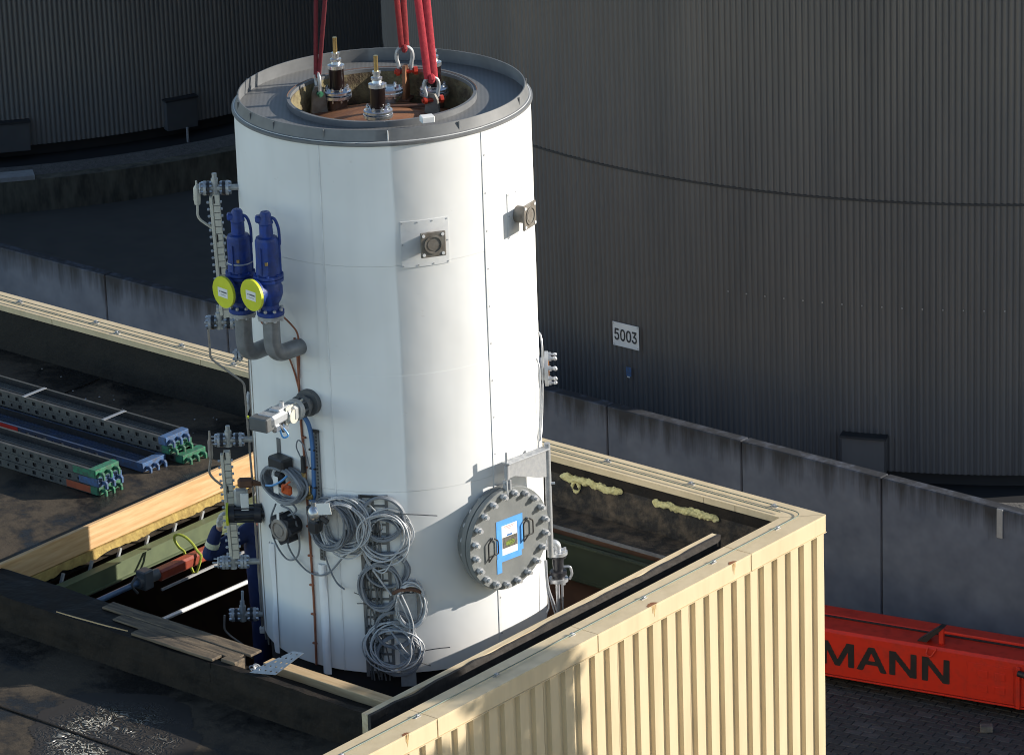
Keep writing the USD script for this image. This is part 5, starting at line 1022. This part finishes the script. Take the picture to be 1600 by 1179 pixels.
sling('dark red lifting sling on the rear shackle', SH[1] + V(0, 0, -0.01), 'sling_mid', 0.016, 0.044, 20)
sling('bright red lifting sling on the right shackle nearest the camera', SH[2] + V(0, 0, -0.01), 'sling_red', 0.012, 0.058, 20)
hk = thing('crane_hook', 'crane hook block high above the boiler', 'hook', tuple(HOOK[:2] @ np.array([[math.cos(math.radians(PSI)), math.sin(math.radians(PSI))], [-math.sin(math.radians(PSI)), math.cos(math.radians(PSI))]])) + (10.9,))
MB().tube(bend([(0, 0, 0.45), (0, 0, 0.22), (0.12, 0, 0.1), (0.1, 0, -0.05), (0, 0, -0.08), (-0.09, 0, -0.03), (-0.11, 0, 0.06)], 0.08), 0.045, 12).build('hook', 'crane_black', hk); MB().box((-0.18, -0.08, 0.4), (0.18, 0.08, 0.9), 0.05).build('block', 'cap_yellow', hk); MB().rod((0, 0, 0.9), (0, 0, 14), 0.015, 8).build('wire_rope', 'crane_black', hk)

# ================================================================== SCAFFOLD PLANKS ON THE ROOF
def plank(label, x, y, z, cend, cside, L=3.07, W=0.305, H=0.078, straps=(), marks=(), hole_m='crane_black', cdeck='plank_grey', trough=True):
    """steel deck, right-hand end at x, near side at y, underside at z"""
    t = thing('scaffold_plank', label, 'scaffold plank', (x, y, z), 0, 'scaffold planks stacked on the roof')
    zt = 0.012 if trough else H - 0.004
    MB().box((-L, 0.006, zt - 0.004), (-0.03, W - 0.006, zt)).build('deck_sheet', cdeck, t, smooth=False)
    pl = sbox(-L, 0, -0.012, H); k = -0.15; q = 0
    while k > -L + 0.1:
        hole = Point(k, H * 0.48).buffer(0.014, 4) if q % 2 else sbox(k - 0.018, H * 0.48 - 0.013, k + 0.018, H * 0.48 + 0.013).buffer(0.006, 2)
        pl = pl.difference(hole); k -= 0.118; q += 1
    for yy, lip in ((0.0, 1), (W, -1)):
        r = MB().prism(pl, 0.004, F=lambda v, yy=yy: np.c_[v[:, 0], yy - 0.002 + v[:, 2], v[:, 1]]); r.box((-L, yy, H - 0.003), (-0.012, yy + lip * 0.022, H)); r.box((-L, yy, 0.0), (-0.012, yy + lip * 0.02, 0.003))
        r.build('side_rail', cside, t, smooth=False)
    for yy in (0.010, W - 0.012): MB().box((-L, yy, 0.004), (-0.03, yy + 0.002, H - 0.006)).build('hole_shade_sun_plate', 'zinc' if 'single blue' in label and yy < 0.1 else 'crane_black', t, smooth=False)  # added plates: black stands for shade inside the holes, zinc for sunlit inside
    b = MB(); k = -0.08
    while k > -L:
        b.box((k - 0.010, 0.016, zt), (k + 0.010, 0.034, zt + 0.030), 0.004); k -= 0.045
    tag(b.build('grip_teeth', 'galv', t, smooth=False), kind='stuff')
    b = MB()
    for yy in (0.07, 0.12, 0.17, 0.22, 0.265): b.box((-L, yy - 0.006, zt), (-0.03, yy + 0.006, zt + 0.007))
    b.build('deck_ribs', cdeck, t, smooth=False)
    c = MB().box((-0.012, -0.003, -0.002), (0.0, W + 0.003, H + 0.003), 0.003); c.box((-0.10, -0.0045, 0.002), (-0.012, -0.0022, H + 0.001)); c.box((-0.09, -0.003, H), (-0.01, W + 0.003, H + 0.0035))
    c.build('end_plate', cend, t, smooth=False)
    for yy in (0.05, 0.15, 0.25):
        h = MB().box((0.0, yy - 0.016, 0.02), (0.055, yy + 0.016, 0.055), 0.006); h.box((0.042, yy - 0.016, -0.02), (0.065, yy + 0.016, 0.045), 0.006)
        h.build('hook', cend, t, smooth=False)
    for s_ in straps: MB().box((s_ - 0.02, 0.0, H + 0.001), (s_ + 0.02, W, H + 0.005)).build('cross_strap', 'galv', t, smooth=False)
    for (a, c_, m_) in marks: MB().box((a, -0.0048, 0.006), (c_, -0.0023, H - 0.004)).build('colour_mark', m_, t, smooth=False)
    return t
GA = 0.082
plank('steel scaffold plank with two cross straps, blue ended, top of the rear stack', -4.02, 1.145, 0.155 + 2 * GA, 'end_blue', 'plank_grey', straps=(-0.85, -1.95))
plank('steel scaffold plank with green claws in the middle of the rear stack', -3.99, 1.150, 0.155 + GA, 'end_green', 'plank_grey')
plank('steel scaffold plank with green end jutting out at the bottom of the rear stack', -3.86, 1.20, 0.155, 'end_green', 'plank_grey')
plank('single blue steel scaffold plank with red sticker between the two stacks', -4.02, 0.815, 0.157, 'end_blue', 'plank_blue', H=0.085, marks=((-1.98, -1.70, 'sticker_red'), (-0.35, -0.1, 'end_blue')), cdeck='plank_blue')
plank('steel scaffold plank with green end plate, top of the front stack', -3.97, 0.150, 0.155 + 2 * GA, 'end_green', 'plank_grey', marks=((-0.30, -0.1, 'end_green'),))
plank('steel scaffold plank with blue end plate in the middle of the front stack', -3.94, 0.152, 0.155 + GA, 'end_blue', 'plank_grey', marks=((-0.26, -0.1, 'end_blue'),))
plank('steel scaffold plank with orange painted side at the bottom of the front stack', -3.95, 0.149, 0.155, 'end_green', 'plank_grey', marks=((-0.42, -0.1, 'paint_orange'),))
rg = np.random.default_rng(21); b = MB()
for k in range(60):
    x, y = -7 + 4 * rg.random(), 0.2 + 2.1 * rg.random()
    if y < 1.55 and x < -3.7: continue
    b.sphere((x, y, 0.158), 0.005 + 0.006 * rg.random(), 1, (1, 1, 0.6))
tag(b.build('roof_grit', 'block_pale'), 'pale grit scattered on the roof felt', 'grit', kind='stuff')
# crinkled coating patches on the roof, their ripple glare painted into the colour
def glare_patch(cx, cy, rx, ry, seed, label):
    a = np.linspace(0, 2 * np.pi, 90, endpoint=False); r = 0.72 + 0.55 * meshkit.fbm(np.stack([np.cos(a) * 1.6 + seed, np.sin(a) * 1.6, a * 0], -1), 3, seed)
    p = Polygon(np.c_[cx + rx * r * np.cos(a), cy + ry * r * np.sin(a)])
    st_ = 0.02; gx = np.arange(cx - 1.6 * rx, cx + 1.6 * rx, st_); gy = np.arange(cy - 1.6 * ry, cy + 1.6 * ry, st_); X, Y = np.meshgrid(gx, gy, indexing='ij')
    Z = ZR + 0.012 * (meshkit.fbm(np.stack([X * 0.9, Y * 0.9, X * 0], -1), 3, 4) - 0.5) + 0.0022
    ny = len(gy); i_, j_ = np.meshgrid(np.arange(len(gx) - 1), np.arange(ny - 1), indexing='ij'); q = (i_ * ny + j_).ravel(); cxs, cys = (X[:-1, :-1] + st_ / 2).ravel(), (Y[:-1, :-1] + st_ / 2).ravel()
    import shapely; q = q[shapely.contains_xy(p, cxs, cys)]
    o = MB().add(np.stack([X, Y, Z], -1).reshape(-1, 3), np.c_[q, q + ny, q + ny + 1, q + 1]).build('roof_glare_coating', 'painted_glare_coating', None, smooth=False); tag(o, kind='structure')
glare_patch(-0.10, -3.55, 0.85, 0.72, 3, ''); glare_patch(-1.62, -3.75, 0.16, 0.10, 5, '')

# ================================================================== CRANE BOOM ON THE GROUND BEYOND
BA = math.degrees(math.atan2(10.267 - 9.735, -0.308 + 2.583))
cb = thing('crane_boom', 'red crane boom with black letters MANN lying before the bund wall', 'crane boom', (-2.583, 9.735, -4.85), BA)
Lm, Wm, Hm = 3.4, 0.62, 0.56
MB().box((-1.6, 0, 0), (Lm, Wm, Hm), 0.03).build('box_section', 'crane_red', cb, smooth=25)
MB().box((-1.6, -0.012, -0.0), (Lm, 0.0, 0.022), 0.004).build('lower_flange', 'crane_red', cb, smooth=False)
MB().box((-1.6, 0.33, Hm), (0.0 + Lm, 0.355, Hm + 0.016), 0.003).build('top_seam', 'crane_black', cb, smooth=False)
MB().box((-1.6, 0.36, Hm + 0.0005), (Lm, Wm - 0.03, Hm + 0.02), 0.008).build('top_box', 'crane_red', cb, smooth=False)
tx = meshkit.text_mesh('MANN', 0.27, 0.004, bold=True); vv = tx.vertices.copy(); w_ = np.ptp(vv[:, 0])
vv[:, 0] = (vv[:, 0] - vv[:, 0].min()) * (1.53 / w_) - 0.06
MB().add(np.c_[vv[:, 0], -0.0005 - vv[:, 2], vv[:, 1] + 0.155], tx.faces[:, ::-1]).build('lettering', 'crane_black', cb, smooth=False)
pn = MB().box((1.68, -0.006, 0.05), (2.22, -0.0005, 0.46), 0.002).build('hatch_panel', 'crane_red', cb, smooth=False)
for k, (px, pz) in enumerate(((1.80, 0.30), (2.0, 0.30), (1.80, 0.13), (2.0, 0.13))):
    MB().box((px, -0.012, pz), (px + 0.12, -0.0062, pz + 0.085), 0.004).build('embossed_pad', 'crane_red', pn, smooth=False)
MB().box((2.25, -0.03, 0.0), (2.30, -0.0005, 0.50), 0.006).build('stiffener', 'crane_red', cb, smooth=False)
MB().rod((2.28, -0.045, 0.44), (2.55, -0.05, 0.40), 0.035, 12).build('lock_bar', 'crane_black', cb)
b = MB(); b.box((1.32, 0.11, Hm + 0.13), (Lm, 0.14, Hm + 0.16), 0.008); b.box((1.30, 0.10, Hm), (1.36, 0.15, Hm + 0.19), 0.008); b.box((2.6, 0.10, Hm), (2.65, 0.15, Hm + 0.15), 0.008)
b.build('guard_rail', 'crane_red', cb, smooth=False)
MB().prism([(1.05, Hm + 0.002), (1.16, Hm + 0.002), (1.36, Hm + 0.20), (1.30, Hm + 0.20)], 0.12, F=lambda v: np.c_[v[:, 0], 0.09 + v[:, 2], v[:, 1]]).build('bracket', 'crane_black', cb, smooth=False)
MB().tube(bend([(1.22, -0.01, 0.55), (1.20, -0.03, 0.47), (1.26, -0.03, 0.45), (1.32, -0.01, 0.55)], 0.03), 0.008, 8).build('ring_bolt', 'crane_red', cb)
for x in (-1.3, 3.0):
    tag(MB().box((-0.08, -0.15, -0.15), (0.08, 0.75, -0.005), 0.006, F=lambda v, x=x: np.c_[-2.583 + (v[:, 0] + x) * math.cos(math.radians(BA)) - v[:, 1] * math.sin(math.radians(BA)), 9.735 + (v[:, 0] + x) * math.sin(math.radians(BA)) + v[:, 1] * math.cos(math.radians(BA)), v[:, 2] - 4.85]).build('timber_block', 'timber_old', None, smooth=False), 'dark timber block under the %s end of the crane boom' % ('left' if x < 0 else 'right'), 'block')
# paving stones of the yard
pv = thing('paving', 'grey concrete paving stones of the yard beside the building', 'paving', (0, 0, 0)); pv.ClearCustomDataByKey('label'); pv.ClearCustomDataByKey('category'); tag(pv, kind='structure')
rg = np.random.default_rng(5); cnt = 0; rest = MB(); ca, sa = math.cos(math.radians(10)), math.sin(math.radians(10))
for iy in range(-6, 24):
    for ix in range(-14, 18):
        u, w = ix * 0.205 + (0.1025 if iy % 2 else 0), iy * 0.105; x, y = -1.1 + u * ca - w * sa, 8.2 + u * sa + w * ca
        if y < 6.9 or y > 10.6: continue
        dz = 0.004 * rg.random(); F = frame((x, y, -4.985 + dz), (ca, sa, 0), unit((-sa, ca, 0.02 * rg.normal())), (0, 0, 1))
        inview = (8.15 - 0.35 * (x + 1.5) < y + 0.0) and -2.7 < x < 0.5 and 8.1 < y < 9.85 and y > 8.1 + 0.85 * (x + 1.3)  - 0.2
        if inview and cnt < 295:
            MB().box((-0.098, -0.048, -0.03), (0.098, 0.048, 0.0), 0.005, F=F).build('paving_stone', 'paving_light' if rg.random() < 0.12 else 'paving', pv, smooth=False); cnt += 1
        else: rest.box((-0.098, -0.048, -0.03), (0.098, 0.048, 0.0), 0.005, F=F)
o = rest.build('outer_stones', 'paving', pv, smooth=False); tag(o, kind='stuff')
tag(MB().box((-0.07, -0.05, 0), (0.07, 0.05, 0.07), 0.008, F=frame((-0.48, 9.80, -4.978), (0.8, 0.6, 0), (-0.6, 0.8, 0), (0, 0, 1))).build('loose_stone', 'gravel_grey', None, smooth=False), 'single pale stone lying loose on the dark yard paving', 'stone')

# ================================================================== WORKER BEHIND THE BOILER'S LEFT EDGE
def limb_mesh(chains, edge=0.022, it=8):
    acc = manifold3d.Manifold()
    for (a, ra), (c, rc) in chains:
        s1 = manifold3d.Manifold.sphere(ra, 20).translate(list(map(float, a))); s2 = manifold3d.Manifold.sphere(rc, 20).translate(list(map(float, c)))
        acc = acc + manifold3d.Manifold.batch_hull([s1, s2])
    m = acc.refine_to_length(edge).to_mesh(); t = trimesh.Trimesh(m.vert_properties[:, :3], m.tri_verts)
    t.merge_vertices(); trimesh.smoothing.filter_taubin(t, iterations=it); return t
wk = thing('person', 'worker in dark blue workwear reaching out beside the gauge, half hidden by the boiler', 'person', (0, 0, 0), PSI)
hip = V(-1.20, 0.62, -0.18); ch = V(-1.19, 0.60, 0.42); neck = V(-1.16, 0.56, 0.68); head = V(-1.12, 0.52, 0.86)
shl, shr = V(-1.37, 0.56, 0.62), V(-0.99, 0.62, 0.60); el, hl = V(-1.72, 0.42, 0.47), V(-1.615, 0.36, 0.80); er, hr = V(-0.93, 0.40, 0.36), V(-1.08, 0.30, 0.30)
kn = [V(-1.31, 0.56, -0.62), V(-1.09, 0.60, -0.63)]; an = [V(-1.32, 0.64, -1.03), V(-1.08, 0.68, -1.03)]
body = limb_mesh([((head, .095), (head + V(-.01, -.03, -.06), .075)), ((head, .09), (neck, .055)), ((neck, .06), (ch, .10)), ((ch, .11), (hip, .11)),
                  ((shl, .055), (el, .042)), ((el, .042), (hl - V(.0, .0, .05), .03)), ((shr, .055), (er, .042)), ((er, .042), (hr, .03)),
                  ((hip, .09), (kn[0], .06)), ((kn[0], .06), (an[0], .045)), ((hip, .09), (kn[1], .06)), ((kn[1], .06), (an[1], .045)),
                  ((head + V(-.03, -.09, -.02), .016), (head + V(-.02, -.10, -.035), .014))], 0.02, 5)
MB().tm(body).build('body', 'skin', wk, smooth=True)
jk = limb_mesh([((neck - V(0, 0, .03), .075), (ch, .16)), ((ch, .165), (hip, .15)), ((ch + V(-.12, 0, .04), .12), (hip + V(-.08, 0, 0), .12)), ((ch + V(.12, 0, .04), .12), (hip + V(.08, 0, 0), .12)),
                ((shl, .078), (ch, .12)), ((shr, .078), (ch, .12)), ((shl, .08), (el, .068)), ((el, .068), (el + (hl - el) * .72, .052)), ((shr, .08), (er, .068)), ((er, .068), (er + (hr - er) * .75, .052))], 0.022, 7)
vj = jk.vertices; jk.vertices = vj + 0.012 * (np.stack([meshkit.fbm(vj * 11 + k * 5, 3, k) for k in range(3)], -1) - 0.5)
jkp = MB().tm(jk).build('jacket', 'work_blue', wk, smooth=True)
b = MB()
for q, r in ((0.50, .066), (0.62, .0635)):
    c = el + (hl - el) * (q * 0.55); d = unit(hl - el); b.rod(c - d * 0.014, c + d * 0.014, r, 24)
c = shl + (el - shl) * 0.45; d = unit(el - shl); b.rod(c - d * .016, c + d * .016, .0785, 24)
b.build('reflective_band', 'reflective', jkp)
tp = limb_mesh([((hip + V(-.07, 0, 0), .13), (kn[0], .085)), ((kn[0], .085), (an[0], .075)), ((hip + V(.07, 0, 0), .13), (kn[1], .085)), ((kn[1], .085), (an[1], .075))], 0.025, 7)
MB().tm(tp).build('trousers', 'work_blue', wk, smooth=True)
for a_ in an: MB().tm(limb_mesh([((a_ + V(0, .02, -.04), .05), (a_ + V(-.02, -.14, -.06), .04))], 0.02, 4)).build('boot', 'crane_black', wk, smooth=True)
def hand(w, d, side, spread, curl):
    d, side = unit(d), unit(side); n_ = unit(np.cross(d, side)); cs = [((w, .027), (w + d * .05 + side * .02, .022)), ((w, .027), (w + d * .05 - side * .02, .022)), ((w + d * .05 + side * .02, .021), (w + d * .09 + side * .026, .014)), ((w + d * .05 - side * .02, .021), (w + d * .09 - side * .026, .014)), ((w + d * .09 + side * .026, .014), (w + d * .09 - side * .026, .014))]
    for k, L in enumerate((.062, .074, .07, .055)):
        s0 = w + d * .092 + side * (.028 - .0187 * k); s1 = s0 + d * L * .55 + n_ * curl * .4 + side * spread * (1.5 - k); s2 = s1 + d * L * .45 * .7 + n_ * curl
        cs += [((s0, .0105), (s1, .0095)), ((s1, .0095), (s2, .008))]
    t0 = w + d * .03 + side * .026; t1 = t0 + d * .035 + side * .03 + n_ * curl * .4; t2 = t1 + d * .03 + side * .008 + n_ * curl * .5
    return limb_mesh(cs + [((t0, .014), (t1, .012)), ((t1, .012), (t2, .009))], 0.006, 3)
MB().tm(hand(hl - V(0, 0, .04), V(0.15, -0.25, 1), V(-0.4, -0.9, 0), .004, .02)).build('glove', 'glove', wk, smooth=True)
MB().tm(hand(hr, hr - er, V(0, 0, 1), .004, .03)).build('glove', 'glove', wk, smooth=True)
b = MB(); b.lathe([(0.002, .115), (.05, .105), (.085, .07), (.107, .02), (.11, 0.0), (.135, -.012), (.135, -.018), (.105, -.012)], 28, F=lambda v: v + head + V(0, 0, .03)); b.build('helmet', 'helmet', wk)
for sx in (-.034, .034): MB().sphere(head + V(sx, -.088, 0.0), .012, 1).build('eye', 'crane_black', wk)
pf = MB(); pf.box((-1.9, 0.20, -1.16), (-0.4, 1.25, -1.12)); o = pf.build('work_platform', 'plank_grey', None, smooth=False); UsdGeom.Xformable(o).AddRotateZOp().Set(PSI); tag(o, 'dark steel work platform in the pit under the worker', 'platform')

# ================================================================== TREE TO THE RIGHT OF THE BUILDING (unseen, added to cast blotchy shade on the wall)
def added_tree(x, y, H, label, crown, seed):
    rg = np.random.default_rng(seed); t = thing('added_tree', label, 'added_tree', (x, y, -5))
    b = MB(); b.tube(spline([(0, 0, 0), (0.05, 0.04, H * .3), (-0.05, 0.03, H * .6), (0.02, 0, H * .97)], 8), np.linspace(.14, .02, 25), 10)
    for k in range(22):
        z = H * (.55 + .42 * rg.random()); a = rg.random() * 6.28; L = 0.35 + 0.5 * rg.random(); b.tube([(0, 0, z), (L * .5 * math.cos(a), L * .5 * math.sin(a), z + L * .3), (L * math.cos(a), L * math.sin(a), z + L * .75)], [.03, .018, .006], 6)
    b.build('trunk', 'bark', t)
    v, f = [], []
    for (cx, cy, cz, r, n) in crown:
        for k in range(n):
            c = V(cx, cy, cz) + r * (rg.random() ** .4) * unit(rg.normal(size=3)) * [1, 1, 1.1]; d = unit(rg.normal(size=3)); e = unit(np.cross(d, rg.normal(size=3))); s_ = .05 + .03 * rg.random()
            i = len(v); v += [c - d * s_, c + e * s_ * .55, c + d * s_, c - e * s_ * .55]; f.append([i, i + 1, i + 2, i + 3])
    MB().add(np.array(v), np.array(f)).build('crown', 'leaf', t, smooth=False)
pdir = np.array([SUN_H[1], -SUN_H[0]])
def at(p, k, base=(2.573, -1.6)): return base[0] + SUN_H[0] * k + pdir[0] * p, base[1] + SUN_H[1] * k + pdir[1] * p
tx_, ty_ = at(0.0, 10.0)
cr = []
rg = np.random.default_rng(31)
for (p, dz, r, n) in ((-0.42, -0.5, .26, 380), (-0.40, -0.05, .26, 380), (-0.38, 0.4, .28, 380), (0.0, 0.05, .36, 420), (0.05, 0.55, .34, 420), (0.45, 0.3, .34, 330), (0.30, -0.42, .22, 200), (0.75, 0.55, .28, 240), (0.1, 1.0, .35, 330), (-0.3, 0.85, .3, 300), (-0.42, -0.95, .2, 200)):
    cr.append((pdir[0] * p, pdir[1] * p, 5 + 3.45 + dz, r, n))
added_tree(tx_, ty_, 9.4, 'slender leafy crown on a trunk added out of view to shade the wall', cr, 8)
